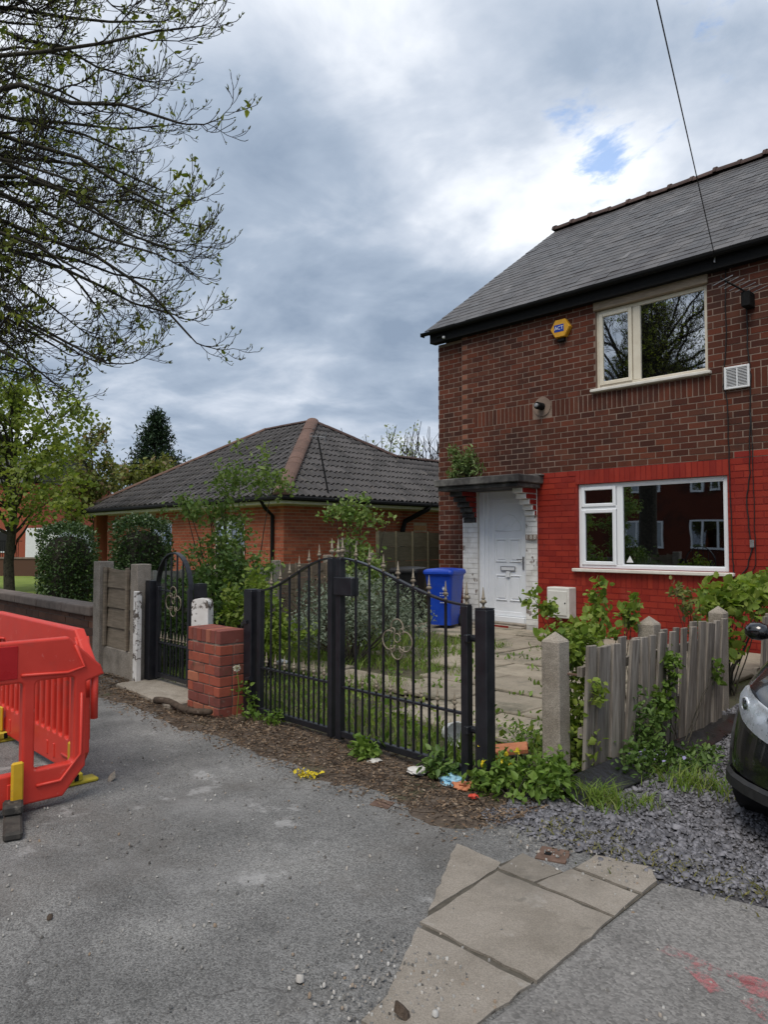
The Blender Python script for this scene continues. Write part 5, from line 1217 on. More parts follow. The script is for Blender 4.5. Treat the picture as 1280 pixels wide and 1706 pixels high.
# greenhouse
gh = []; gs = [(1.02, .90, .72, .90), (1.35, 1.15, .66, .92), (1.75, 1.40, .58, .95), (2.3, 1.46, .57, .96), (2.9, 1.44, .56, .96), (3.4, 1.28, .55, .95), (3.72, .97, .58, .93)]
for t, zt, wt_, zb in gs: gh += [(-.80, t, zb), (-.76, t, zb+(zt-zb)*.1), (-wt_, t, zt-.03), (-wt_*.8, t, zt), (wt_*.8, t, zt), (wt_, t, zt-.03), (.76, t, zb+(zt-zb)*.1), (.80, t, zb)]
gf = [(i*8+j, i*8+j+1, i*8+8+j+1, i*8+8+j) for i in range(len(gs)-1) for j in range(7)]
gme = bpy.data.meshes.new('cabin'); gme.from_pydata(gh, [], [f for k, f in enumerate(gf) if not (k % 7 in (1, 5) and 0 <= k//7 <= 5) and not (k % 7 == 3 and k//7 in (0, 5))]); gme.update(); link('cabin', gme, 'car_black', car)
for nm_, ks in (('windscreen', [3]), ('rear_window', [5*7+3]), ('side_window', [7*i+1 for i in range(6)]), ('side_window', [7*i+5 for i in range(6)])):
    w_ = bpy.data.meshes.new(nm_); w_.from_pydata(gh, [], [gf[k] for k in ks]); w_.update(); link(nm_, w_, 'glass_plain', car)
for sx_ in (-1, 1):
    for c in (.78, 3.30):
        Mw = Matrix.Translation((sx_*.74, c, .30)) @ Matrix.Rotation(R(90), 4, 'Y')
        wh = MB().lathe([(.19, -.09), (.27, -.095), (.30, -.06), (.30, .06), (.27, .095), (.19, .09)], 28, M=Mw).build('wheel', 'tyre', car, smooth=True)
        MB().lathe([(.19, -.08), (.19, .08), (.16, .085), (.15, .05), (.05, .06), (.0, .06)], 24, M=Mw).build('rim', 'metal_grey', wh)
        MB().lathe([(.33, -.12), (.33, .1), (.32, .1), (.32, -.12)], 24, M=Mw).build('wheel_arch', 'car_trim', car)
def surf(t, z, side):     # point on body side at station t, height z
    rg_ = ring(t)[3:10]; zs = [p[1] for p in rg_][::-1]; xs = [p[0] for p in rg_][::-1]; return Vector((side*float(np.interp(z, zs, xs)), t, z))
for side in (-1, 1):
    pts = []; nu, nv_ = 14, 8
    for i in range(nu+1):
        f = i/nu; t = .015+.50*f; zc2 = .555+.16*f; hh = .105*math.sin(math.pi*min(1, .12+f*.88))**.6*(1-.35*f)
        for j in range(nv_+1): pts.append(surf(t, min(zc2+hh*(2*j/nv_-1), float(ztop(t))-.035), side)+Vector((side*.012, -.012, .004)))
    fcs = [(i*(nv_+1)+j, i*(nv_+1)+j+1, (i+1)*(nv_+1)+j+1, (i+1)*(nv_+1)+j) for i in range(nu) for j in range(nv_)]
    cen = sum(pts, Vector())/len(pts)
    for nm_, mt, sc_, off in (('headlight', 'lamp_chrome', .97, -.006), ('lamp_lens', 'lamp_glass', 1.0, .006)):
        hme = bpy.data.meshes.new(nm_); hme.from_pydata([tuple(cen+(p-cen)*sc_+Vector((side*off, -off, 0))) for p in pts], [], fcs); hme.update()
        for p in hme.polygons: p.use_smooth = True
        if nm_ == 'headlight': hl_ = link(nm_, hme, mt, car)
        else: link(nm_, hme, mt, hl_)
    for f, r_ in ((.28, .055), (.62, .042)):
        t = .015+.50*f; p = surf(t, .555+.16*f, side); d = Vector((side*.75, -.66, 0)).normalized()
        q = p+d*.010; rot = d.to_track_quat('Z', 'Y').to_matrix().to_4x4()
        MB().lathe([(r_, 0), (r_, .01), (r_*.86, .012), (r_*.8, .002), (0, .0)], 18, M=Matrix.Translation(q) @ rot).build('lamp_bezel', 'lamp_chrome', hl_)
        MB().lathe([(r_*.8, .004), (r_*.6, .012), (0, .016)], 16, M=Matrix.Translation(q) @ rot).build('projector', 'glass_plain', hl_)
    mr = MB(); c = Vector((side*.97, 1.26, .93))
    mr.lathe([(0, -.09), (.05, -.08), (.075, -.04), (.078, .02), (.06, .07), (0, .085)], 12, M=Matrix.Translation(c) @ Matrix.Diagonal((.8, .9, .75, 1)) @ Matrix.Rotation(R(90), 4, 'Y')); mr.tube([c-Vector((side*.05, 0, .02)), Vector((side*.80, 1.32, .90))], .022, 6)
    mr.build('wing_mirror', 'car_black', car, smooth=True)
# lower lip, trim line, number plate, grille
lip = []; ts_ = [0, .05, .12, .2, .3, .4, .5]
for z, o_ in ((.30, .004), (.285, .02), (.235, .022), (.225, .0)):
    for t in ts_[::-1]: lip.append((-(hw(t)*1.005+o_), t-o_*.8, z))
    for t in ts_: lip.append((hw(t)*1.005+o_, t-o_*.8, z))
nl = 2*len(ts_)
lm_ = bpy.data.meshes.new('bumper_lip'); lm_.from_pydata(lip, [], [(r_*nl+k, r_*nl+k+1, (r_+1)*nl+k+1, (r_+1)*nl+k) for r_ in range(3) for k in range(nl-1)]); lm_.update(); link('bumper_lip', lm_, 'car_trim', car)
MB().box((-.26, -.03, .36), (.26, -.018, .47)).build('number_plate', 'white_plastic', car); MB().box((-.34, -.012, .52), (.34, .02, .60)).build('grille', 'car_trim', car); MB().box((-.40, -.015, .24), (.40, .02, .34)).build('lower_grille', 'car_trim', car)

# ------------------------------------------------------------------ loose items
lg = MB(); a, b = Vector((-6.22, 3.12, .05)), Vector((-5.40, 3.24, .06))
lg.tube([a.lerp(b, t)+Vector((.015*math.sin(t*9), .03*math.sin(t*5+1), .012*math.sin(t*7))) for t in np.linspace(0, 1, 14)], [.030, .033, .03, .031, .029, .03, .028, .03, .031, .03, .028, .029, .03, .022], 9)
tag(lg.build('fallen_branch', 'bark_log', smooth=True), 'thick dead branch lying on the verge before the brick pier', 'branch')
def crumple(name, x, y, r, mat, label, cat, seed, h=.5, z=.03):
    bm = bmesh.new(); bmesh.ops.create_icosphere(bm, subdivisions=3, radius=r)
    for v_ in bm.verts: v_.co *= 1+.6*mnoise.noise(v_.co*(1.6/r)+Vector((seed, 0, 0)))+.35*mnoise.noise(v_.co*(4.5/r)+Vector((0, seed, 0))); v_.co.z *= h*.8
    me = bpy.data.meshes.new(name); bm.to_mesh(me); bm.free(); o = link(name, me, mat); o.location = (x, y, z); o.rotation_euler = (0, 0, seed); return tag(o, label, cat)
crumple('plastic_litter', -2.93, 3.44, .075, 'litter_blue', 'crumpled pale blue plastic litter at the foot of the front gate post', 'litter', 1)
crumple('brick_fragment', -2.82, 3.42, .055, 'clay_tile', 'broken piece of brick beside the blue litter', 'brick', 2)
crumple('paper_litter', -3.20, 3.43, .07, 'litter_white', 'crumpled white litter on the soil in front of the gate', 'litter', 3, .35)
crumple('paper_scrap', -3.55, 3.38, .045, 'litter_white', 'small pale scrap on the soil below the gate bars', 'litter', 5, .3)
crumple('red_scrap', -2.66, 3.32, .025, 'red_scrap', 'tiny red scrap at the pavement edge by the gate post', 'litter', 4, .6)
ct = MB().box((-.11, -.06, 0), (.11, .06, .035)).build('clay_tile', 'clay_tile', bevel=.005); ct.location = (-2.95, 4.10, .07); ct.rotation_euler = (R(10), R(-8), R(35)); tag(ct, 'orange clay tile lying among weeds by the concrete post', 'tile')
bk = MB().lathe([(.07, 0), (.085, .13), (.09, .135), (.082, .135), (.068, .01), (0, .008)], 18).build('plastic_tub', 'white_plastic', smooth=False); bk.location = (-3.48, 4.08, .10); bk.rotation_euler = (R(80), 0, R(60)); tag(bk, 'small white plastic tub lying behind the gate', 'tub')
yf = leaf_mesh('flower_heads', np.array([[g_.normal()*.045, g_.normal()*.035, .008+abs(g_.normal())*.012] for k in range(70)]), .022, .8, seed=3); yo = link('flower_bunch', yf, 'flower_yellow'); yo.location = (-3.67, 2.90, .004); tag(yo, 'small bunch of fallen yellow flowers on the tarmac', 'flowers')

cpz = MB()
for k in range(13):
    a = R(20+k*11); cpz.v += [(.16*math.cos(a), -.05, .16*math.sin(a)), (.16*math.cos(a), .05, .16*math.sin(a)), (.125*math.cos(a), .05, .125*math.sin(a)), (.125*math.cos(a), -.05, .125*math.sin(a))]
for k in range(12):
    for j in range(4): a = k*4+j; b = k*4+(j+1) % 4; cpz.f.append((a, b, b+4, a+4))
cpo = cpz.build('curved_plastic', 'white_peel', smooth=False); cpo.location = (-6.5, 4.75, .04); cpo.rotation_euler = (R(8), R(-40), R(40)); tag(cpo, 'curved piece of white plastic lying in the grass behind the gate', 'plastic piece')

# ------------------------------------------------------------------ trees
def px(x, y, dep):    # a point in the place, from bearing and distance
    p = math.atan(49/1200); d = FW*math.cos(p)+Vector((0, 0, 1))*math.sin(p)+RT*((x-640)/1200)+(Vector((0, 0, 1))*math.cos(p)-FW*math.sin(p))*((853-y)/1200)
    return np.array(CAMP+d*dep)
def curve_pts(a, b, sag, n, g, wob):
    t = np.linspace(0, 1, n)[:, None]; a, b = np.asarray(a), np.asarray(b)
    P = a+(b-a)*t; P[:, 2:] += sag*4*t*(1-t); L = np.linalg.norm(b-a)
    w = np.cumsum(g.normal(size=(n, 3))*wob*L/n, 0); w -= w[0]+(w[-1]-w[0])*t*.6
    return P+w
def street_tree():
    g = np.random.default_rng(101)
    base = np.array([-10.9, -2.4, 0.0]); fork = base+np.array([.1, .1, 3.2])
    t = thing('street_tree', tuple(base), 'large street tree with budding branches overhanging the pavement', 'tree')
    big = Tubes(); fine = Tubes(); tips = []; buds = []
    big.add([base+[0, 0, -.1], base+[0, 0, .3], base+[.03, 0, 1.5], fork, fork+[0.05, 0, 1.4], fork+[0, .1, 3.2], fork+[.1, 0, 5.5]], [.42, .34, .29, .27, .22, .15, .06], 12)
    vis = []
    for y_, xs_ in ((-60, (60, 200, 300)), (10, (40, 150, 250, 320)), (90, (20, 120, 230, 315)), (170, (60, 170, 275, 325)), (250, (10, 110, 220, 320)), (330, (70, 170, 265, 325)), (385, (120, 240, 320)), (430, (20, 120, 225, 315)), (490, (60, 170, 260, 320)), (545, (10, 110, 200, 265)), (590, (40, 120, 195)), (615, (70, 150))):
        for x_ in xs_: vis.append(px(x_-22+g.normal()*14, y_+g.normal()*12, g.uniform(6.2, 8.8)))
    others = []
    for k in range(18):
        a = R(g.uniform(95, 330)); el = g.uniform(.0, 1.2); rr = g.uniform(4.5, 6.5)
        others.append(base+np.array([rr*math.cos(a)*math.cos(el*.7), rr*math.sin(a)*math.cos(el*.7), 4.5+el*5.0]))
    for k in range(10):   # towards the road and over the pavement, higher up (mirrored in the upper window)
        others.append(base+np.array([g.uniform(-2, 4.5), g.uniform(-2, 3.5), g.uniform(7, 11)]))
    def branch(a, d, L, r, lvl, v, up):
        n = 7 if lvl < 2 else 5; P = [np.array(a)]; dd = np.array(d)/np.linalg.norm(d)
        for i in range(n-1):
            dd = dd+g.normal(size=3)*.16; dd[2] += up*(i/n); dd /= np.linalg.norm(dd); P.append(P[-1]+dd*L/(n-1))
        P = np.array(P); rads = np.linspace(r, max(.0036, r*.4), n)
        fine.add(P, rads, 5 if lvl < 2 else 3)
        if lvl >= 3 or L < .22:
            tips.append((P[-1], dd)); tips.append((P[-2], dd)); return
        nb = {1: 7, 2: 4}[lvl] if v else {1: 5, 2: 3}[lvl]
        for i in range(nb):
            f = g.uniform(.25, 1.0); k = min(n-2, int(f*(n-1))); q = P[k]+(P[k+1]-P[k])*(f*(n-1)-k); ax = P[k+1]-P[k]; ax /= np.linalg.norm(ax)
            sd_ = g.normal(size=3); sd_ -= ax*sd_.dot(ax); sd_ /= np.linalg.norm(sd_)
            branch(q, ax*.9+sd_*g.uniform(.5, .95), L*g.uniform(.38, .62), rads[k]*.62, lvl+1, v, up*.9+.12)
        branch(P[-1], dd, L*.5, rads[-1], lvl+1, v, up+.15)
    for e, v in [(e, True) for e in vis]+[(e, False) for e in others]:
        s0 = fork+np.array([0, 0, g.uniform(0, 2.2)]) if e[2] < 6 else fork+np.array([0, 0, g.uniform(1.0, 4.0)])
        L = np.linalg.norm(e-s0); P = curve_pts(s0, e, .12*L if e[2] < 5.5 else .05*L, 16, g, .20)
        r0 = g.uniform(.010, .022)+.0065*L; rads = np.linspace(r0, .010, 16)**1.0; big.add(P, rads, 7)
        nb = 14 if v else 8
        for i in range(nb):
            f = g.uniform(.28, .98); k = min(14, int(f*15)); q = P[k]+(P[k+1]-P[k])*(f*15-k); ax = P[k+1]-P[k]; ax /= np.linalg.norm(ax)
            sd_ = g.normal(size=3); sd_ -= ax*sd_.dot(ax); sd_ /= np.linalg.norm(sd_)
            branch(q, ax+sd_*g.uniform(.4, .95), g.uniform(.5, 1.0)*(1.15-.5*f), max(.0055, rads[k]*.42), 1, v, .26)
        branch(P[-1], P[-1]-P[-2], .45, .008, 1, v, .3)
    trunk = link('trunk', big.mesh('trunk'), 'bark', t, world=True); link('branches', fine.mesh('branches'), 'twig', t, world=True)
    T = np.array([p for p, d in tips]); D = np.array([d for p, d in tips]); D[:, 2] += .5; D /= np.linalg.norm(D, axis=1)[:, None]
    k = g.random(len(T)) < .5
    link('buds', leaf_mesh('buds', np.repeat(T[k], 2, 0), .040, .34, nrm=np.repeat(D[k], 2, 0)*1.6, seed=5), 'leaf_bud', t, world=True, kind='stuff')
    k = g.random(len(T)) < .028
    Q = np.repeat(T[k], 6, 0)+g.normal(size=(int(k.sum())*6, 3))*.03
    link('crown', leaf_mesh('crown', Q, .06, .5, seed=6, up=.2), 'leaf_tree', t, world=True, kind='stuff')
street_tree()
def leafy_tree(name, base, label, blobs, nc, per, spread, leaf, mat, seed, aspect=.6, h0=1.0, tr=.12, group=None, shell=.35, limb=16):
    g = np.random.default_rng(seed); base = np.asarray(base, float); t = thing(name, tuple(base), label, 'tree', group); P, C = clumps(blobs, nc, per, spread, g, shell)
    tb = Tubes(); top = np.mean([b[0] for b in blobs], 0)
    axis = curve_pts(base, [base[0]+(top[0]-base[0])*.6, base[1]+(top[1]-base[1])*.6, max(b[0][2] for b in blobs)], 0, 8, g, .08); tb.add(axis, np.linspace(tr, tr*.25, 8), 8)
    for c in C[g.choice(len(C), min(limb, len(C)), replace=False)]:
        k = int(np.clip(np.interp(c[2]-.8, axis[:, 2], np.arange(8)), 1, 6)); pts = curve_pts(axis[k], c, .1, 7, g, .15); tb.add(pts, np.linspace(tr*.35, .008, 7), 5)
        for j in range(3):
            c2 = C[np.argsort(np.linalg.norm(C-c, axis=1))[j+1]] if len(C) > j+1 else c; tb.add(curve_pts(pts[4], c2, .03, 4, g, .1), [tr*.15, .01, .008, .006], 4)
    link('trunk', tb.mesh('trunk'), 'bark', t, world=True)
    link('crown', leaf_mesh('crown', P, leaf, aspect, seed=seed+1), mat, t, world=True, kind='stuff'); return t
D_ = 21.0
c_ = px(20, 760, D_)
leafy_tree('leafy_tree', (c_[0], c_[1], 0), 'leafy green tree standing on the lawn behind the clipped hedge',
           [(px(10, 780, 21), (1.9, 1.9, 1.5)), (px(60, 700, 21), (1.5, 1.5, 1.3)), (px(-20, 660, 21), (1.6, 1.6, 1.4)), (px(90, 790, 20), (1.1, 1.1, 1.0)), (px(70, 850, 20), (1.2, 1.2, .6)), (px(-90, 760, 21), (1.8, 1.8, 1.8)), (px(110, 690, 21), (.6, .6, .7))], 400, 24, .14, .12, 'leaf_maple', 201, .8, tr=.16, limb=40)
leafy_tree('young_tree', px(150, 900, 25)*np.array([1, 1, 0]), 'young tree with yellowish and pink tinged leaves beside the bungalow eaves',
           [(px(150, 780, 25), (.75, .75, 1.4)), (px(135, 830, 25), (.9, .9, .9)), (px(172, 740, 25), (.3, .3, .9)), (px(140, 720, 25), (.3, .3, .8)), (px(180, 800, 25), (.5, .5, .6))], 150, 26, .12, .12, 'leaf_sapling', 202, .7, tr=.07, limb=18)
leafy_tree('shrub_tree', px(240, 900, 30)*np.array([1, 1, 0]), 'yellow green treetop peeping over the bungalow roof by the conifer',
           [(px(235, 790, 30), (1.0, 1.0, .5)), (px(275, 785, 30), (.7, .7, .5)), (px(205, 800, 30), (.6, .6, .5))], 60, 22, .14, .2, 'leaf_sapling', 203, .6, tr=.08, limb=10)
def conifer(base, H, r, label, seed):
    g = np.random.default_rng(seed); base = np.asarray(base, float); t = thing('conifer_tree', tuple(base), label, 'tree'); tb = Tubes(); P = []
    tb.add([base, base+[0, 0, H*.5], base+[0, 0, H*.98]], [.2, .12, .02], 8)
    for k in range(420):
        f = g.random()**.8; z = H*(.08+.92*f); a = g.uniform(0, 6.28); rr = r*(1-f)**.85*g.uniform(.65, 1.12)+.08
        tip = base+np.array([rr*math.cos(a), rr*math.sin(a), z+rr*.25]); b = base+[0, 0, z-.1]; tb.add([b, (b+tip)/2+[0, 0, -.05], tip], [.03, .02, .008], 4)
        n = int(18+40*(1-f)); q = g.uniform(.35, 1.0, n)[:, None]; P.append(b+(tip-b)*q+g.normal(size=(n, 3))*.13)
    link('trunk', tb.mesh('trunk'), 'bark', t, world=True); link('crown', leaf_mesh('crown', np.concatenate(P), .19, .32, seed=seed, up=.8), 'leaf_conifer', t, world=True, kind='stuff')
conifer(px(258, 902, 34)*np.array([1, 1, 0]), 7.6, 3.1, 'dark pointed conifer rising behind the bungalow roof', 301)
def bare_tree(base, H, w, label, seed, leaf=None):
    g = np.random.default_rng(seed); base = np.asarray(base, float); t = thing('slender_tree', tuple(base), label, 'tree'); tb = Tubes(); tips = []
    for k in range(10):
        e = base+np.array([g.normal()*w, g.normal()*w, H*g.uniform(.75, 1.0)]); P = curve_pts(base+[g.normal()*.1, g.normal()*.1, 0], e, 0, 9, g, .10); tb.add(P, np.linspace(.06, .012, 9), 5)
        for i in range(14):
            j = g.integers(3, 8); d = np.array([g.normal()*.5, g.normal()*.5, 1.0]); q = P[j]+d*g.uniform(.3, .9); tb.add([P[j], (P[j]+q)/2+g.normal(size=3)*.04, q], [.018, .013, .008], 4); tips += [q, (P[j]+q)/2]
    link('trunk', tb.mesh('trunk'), 'twig', t, world=True)
    if leaf:
        Q = np.repeat(np.array(tips), 5, 0)+g.normal(size=(len(tips)*5, 3))*.12; link('crown', leaf_mesh('crown', Q, .13, .6, seed=seed), leaf, t, world=True, kind='stuff')
bare_tree(px(632, 902, 32)*np.array([1, 1, 0]), 7.3, .9, 'pale blossoming small tree behind the bungalow ridge', 311, 'blossom_pale')
bare_tree(px(706, 902, 28)*np.array([1, 1, 0]), 6.0, .5, 'bare twiggy tree between the bungalow and the house', 312)

# ------------------------------------------------------------------ hedges
def hedge(c, s, label, seed, n=11000):
    g = np.random.default_rng(seed); t = thing('clipped_hedge', (c[0], c[1], 0), label, 'hedge', 'clipped evergreen hedges')
    d = g.normal(size=(n, 3)); d /= np.abs(d).max(1)[:, None]; d = np.sign(d)*np.abs(d)
    q = d/np.linalg.norm(d, axis=1)[:, None]; k = .32; P = d*(1-k)+q*k*1.18
    P *= g.uniform(.88, 1.05, n)[:, None]; nz = np.array([mnoise.noise(Vector(p)*2.6+Vector((seed, 0, 0))) for p in P]); P *= (1+.06*nz)[:, None]
    P = P*np.array(s)/2; P[:, 2] += c[2]; nr = q.copy(); P[:, :2] += np.array(c[:2])
    link('foliage', leaf_mesh('foliage', P, .045, .6, nrm=nr*.5, seed=seed), 'leaf_hedge', t, world=True, kind='stuff')
    bm = bmesh.new(); bmesh.ops.create_icosphere(bm, subdivisions=3, radius=1)
    for v_ in bm.verts:
        p = np.array(v_.co); m_ = p/np.abs(p).max(); p = (m_*(1-k)+p*k*1.18)*.76*np.array(s)/2; v_.co = p+np.array([0, 0, c[2]])
    me = bpy.data.meshes.new('inner'); bm.to_mesh(me); bm.free(); link('inner_growth', me, 'bark', t)
    MB().tube([(0, 0, -.02), (0, 0, c[2])], .05, 8).build('stem', 'bark', t)
hp1 = px(113, 902, 13.0); hp2 = px(236, 902, 11.6)
hedge((hp1[0], hp1[1], .93), (.84, .84, 1.66), 'square clipped dark hedge beside the open lawn', 401)
hedge((hp2[0], hp2[1], .98), (.76, .76, 1.72), 'clipped dark hedge behind the timber panel and small gate', 402)

# ------------------------------------------------------------------ garden shrubs
def shrub(name, base, label, blobs, nc, per, spread, leaf, mat, seed, aspect=.5, group=None, stems=8, sr=.012, shell=.2, cat='shrub', stemmat='bark'):
    g = np.random.default_rng(seed); base = np.asarray(base, float); t = thing(name, tuple(base), label, cat, group); P, C = clumps(blobs, nc, per, spread, g, shell)
    P = P[P[:, 2] > base[2]+.02]; tb = Tubes()
    for c in C[g.choice(len(C), min(stems, len(C)), replace=False)]: tb.add(curve_pts(base+np.array([g.normal()*.05, g.normal()*.05, 0]), c, .03, 8, g, .12), np.linspace(sr, sr*.3, 8), 5)
    link('stems', tb.mesh('stems'), stemmat, t, world=True); link('foliage', leaf_mesh('foliage', P, leaf, aspect, seed=seed+1), mat, t, world=True, kind='stuff'); return t
zb0 = 10.2
b_ = px(392, 1025, 9.2); b_[2] = 0
shrub('climbing_shrub', b_, 'tall straggly leafy shrub before the bungalow window', [(px(385, 900, 9.2), (.28, .28, .55)), (px(385, 800, 9.2), (.30, .30, .24)), (px(440, 800, 9.2), (.30, .30, .16)), (px(395, 760, 9.2), (.10, .10, .16)), (px(330, 845, 9.2), (.35, .35, .16)), (px(275, 850, 9.2), (.16, .16, .06)), (px(380, 980, 9.0), (.40, .40, .30)), (px(345, 930, 9.1), (.3, .3, .25)), (px(430, 960, 9.0), (.25, .25, .3)), (px(440, 760, 9.2), (.12, .12, .10)), (px(470, 815, 9.2), (.14, .14, .10))], 260, 17, .055, .058, 'leaf_rose', 501, .6, stems=30, sr=.013, shell=.1)
b_ = px(592, 1020, 10.5); b_[2] = 0
shrub('climbing_shrub', b_, 'smaller straggly shrub before the side wall of the bungalow', [(px(590, 900, 10.5), (.24, .24, .5)), (px(595, 850, 10.5), (.36, .36, .2)), (px(560, 855, 10.5), (.2, .2, .15)), (px(630, 870, 10.5), (.2, .2, .15)), (px(600, 960, 10.3), (.36, .36, .4))], 120, 17, .055, .065, 'leaf_rose', 502, .6, stems=16, shell=.1)
shrub('lime_shrub', px(440, 1110, 7.9)*np.array([1, 1, 0]), 'lime green leafy shrub behind the hinge post by the brick pier', [(px(440, 1010, 7.6), (.16, .16, .30)), (px(455, 1060, 7.5), (.22, .22, .22)), (px(425, 975, 7.7), (.12, .12, .16)), (px(500, 1060, 7.6), (.14, .14, .12)), (px(395, 1010, 7.9), (.16, .16, .25))], 110, 14, .045, .062, 'leaf_lime', 503, .6, stems=14)
shrub('dark_bush', px(360, 1060, 8.3)*np.array([1, 1, 0]), 'dark green bush growing behind the small gate', [(px(350, 1000, 8.6), (.45, .45, .35)), (px(300, 1060, 8.4), (.4, .4, .3)), (px(400, 960, 8.8), (.3, .3, .3)), (px(280, 1000, 9.0), (.3, .3, .3))], 160, 16, .06, .06, 'leaf_dark', 504, .6, stems=14)
shrub('silvery_bush', px(585, 1080, 8.6)*np.array([1, 1, 0]), 'wide silvery grey green bush behind the driveway gate', [(px(560, 1030, 8.6), (.55, .55, .30)), (px(630, 1030, 8.9), (.5, .5, .30)), (px(500, 1050, 8.6), (.4, .4, .22)), (px(670, 1010, 9.2), (.4, .4, .28)), (px(600, 990, 9.2), (.5, .5, .25)), (px(530, 1000, 9.2), (.3, .3, .25)), (px(690, 1045, 8.9), (.2, .2, .16))], 330, 24, .045, .05, 'leaf_grey', 505, .32, stems=24, shell=.5)
shrub('dry_bush', px(545, 1000, 9.6)*np.array([1, 1, 0]), 'tangle of dry brown stems behind the silvery bush', [(px(540, 985, 9.6), (.35, .35, .35)), (px(480, 1010, 9.3), (.25, .25, .25))], 60, 5, .06, .06, 'dead_leaf', 506, .3, stems=50, sr=.006, stemmat='bark_log')
shrub('canopy_plant', (-8.15, FV-.10, 2.57), 'leafy self sown plant growing on the door canopy', [((-8.2, FV-.15, 2.82), (.22, .16, .22)), ((-8.0, FV-.15, 3.0), (.14, .12, .16)), ((-8.35, FV-.2, 3.0), (.10, .1, .16)), ((-7.83, FV-.2, 2.75), (.07, .07, .18)), ((-8.32, FV-.2, 2.66), (.12, .1, .08))], 70, 14, .04, .075, 'leaf_canopy', 507, .35, stems=12, sr=.008, cat='plant')
# plants on and around the paling fence
FG = 'climbing plants on the paling fence'
shrub('climbing_plant', (-2.6, 4.3, 0), 'bright green climber filling the gap beside the mossy concrete post', [((-2.54, 4.22, .45), (.08, .10, .45)), ((-2.56, 4.35, .82), (.10, .2, .14)), ((-2.64, 4.2, .85), (.1, .15, .10)), ((-2.32, 4.12, .55), (.05, .10, .08)), ((-2.42, 4.14, .25), (.08, .08, .2))], 100, 11, .03, .045, 'leaf_lime', 511, .75, FG, 14, .006)
shrub('climbing_plant', (-2.7, 4.75, 0), 'tall pale leafed sprigs rising above the near palings', [((-2.66, 4.75, .98), (.05, .06, .17)), ((-2.68, 4.6, .86), (.10, .12, .07)), ((-2.66, 4.78, 1.16), (.03, .03, .07)), ((-2.85, 4.42, 1.02), (.10, .05, .05)), ((-2.95, 4.32, 1.09), (.05, .05, .05))], 60, 9, .028, .045, 'leaf_lime', 512, .75, FG, 12, .005)
shrub('climbing_plant', (-2.7, 5.2, 0), 'slender leafy sprig above the middle palings', [((-2.66, 5.25, .98), (.05, .06, .13)), ((-2.66, 5.0, .86), (.05, .08, .05))], 18, 8, .028, .055, 'leaf_lime', 513, .75, FG, 8, .005)
shrub('climbing_plant', (-2.30, 5.15, 0), 'green creeper hanging on the front of the palings', [((-2.31, 5.1, .5), (.03, .07, .25)), ((-2.30, 5.15, .62), (.04, .08, .12)), ((-2.30, 4.95, .35), (.04, .08, .12)), ((-2.32, 6.0, .5), (.03, .06, .15))], 44, 9, .028, .045, 'leaf_weed', 514, .75, FG, 10, .004)
shrub('climbing_plant', (-2.75, 6.6, 0), 'wispy yellowing sprig behind the far concrete post', [((-2.7, 6.35, .98), (.06, .12, .12)), ((-2.7, 6.5, .8), (.05, .1, .2)), ((-2.72, 6.15, 1.08), (.04, .06, .06))], 26, 8, .03, .05, 'leaf_sapling', 515, .6, FG, 10, .005)
shrub('broad_leaf_bush', (-2.75, 7.3, 0), 'broad leafed bright green bush above the far palings', [((-2.72, 7.25, .92), (.20, .35, .13)), ((-2.65, 7.8, .95), (.22, .5, .13)), ((-2.7, 8.4, 1.0), (.25, .5, .12)), ((-2.66, 7.0, .62), (.10, .14, .16)), ((-2.7, 7.0, 1.0), (.07, .10, .06)), ((-2.62, 6.98, .45), (.06, .08, .10))], 130, 9, .06, .085, 'leaf_lime', 516, .75, None, 22, .008, .2)
shrub('weed_clump', (-2.5, 3.52, 0), 'leafy weed clump with yellow flowers at the foot of the mossy post', [((-2.55, 3.62, .08), (.24, .17, .11)), ((-2.42, 3.75, .09), (.15, .15, .11)), ((-2.68, 3.45, .05), (.14, .12, .07))], 120, 13, .035, .045, 'leaf_weed', 521, .6, 'weed clumps', 12, .004, cat='weeds')
fy = np.array([[-2.62+g_.normal()*.1, 3.52+g_.normal()*.08, .17+abs(g_.normal())*.04] for k in range(8)])
link('flowers', leaf_mesh('flowers', np.repeat(fy, 6, 0), .022, .9, seed=8), 'flower_yellow', bpy.data.objects['weed_clump'], world=True, kind='stuff')
shrub('weed_clump', (-2.20, 4.65, 0), 'spreading weed clump with violet flowers before the palings', [((-2.20, 4.5, .10), (.10, .26, .11)), ((-2.08, 4.65, .05), (.2, .26, .05)), ((-2.26, 4.72, .24), (.07, .12, .22)), ((-1.98, 4.9, .05), (.2, .2, .05))], 130, 12, .035, .04, 'leaf_dark', 522, .5, 'weed clumps', 14, .004, cat='weeds')
link('flowers', leaf_mesh('flowers', np.array([[-2.17+g_.normal()*.1, 4.45+g_.normal()*.08, .13+g_.random()*.05] for k in range(24)]), .018, .9, seed=8), 'flower_violet', bpy.data.objects['weed_clump.001'], world=True, kind='stuff')
shrub('weed_clump', (-2.75, 4.3, 0), 'low weeds between the gate post and the mossy concrete post', [((-2.9, 4.35, .10), (.3, .2, .1)), ((-2.75, 4.6, .12), (.2, .3, .12)), ((-3.2, 4.6, .08), (.25, .2, .07))], 90, 10, .04, .042, 'leaf_weed', 523, .5, 'weed clumps', 8, .004, cat='weeds')
shrub('weed_clump', (-3.70, 3.42, 0), 'small dark weed clump on the soil under the gate', [((-3.70, 3.42, .06), (.13, .09, .06))], 22, 9, .03, .055, 'leaf_weed', 524, .6, 'weed clumps', 5, .004, cat='weeds')
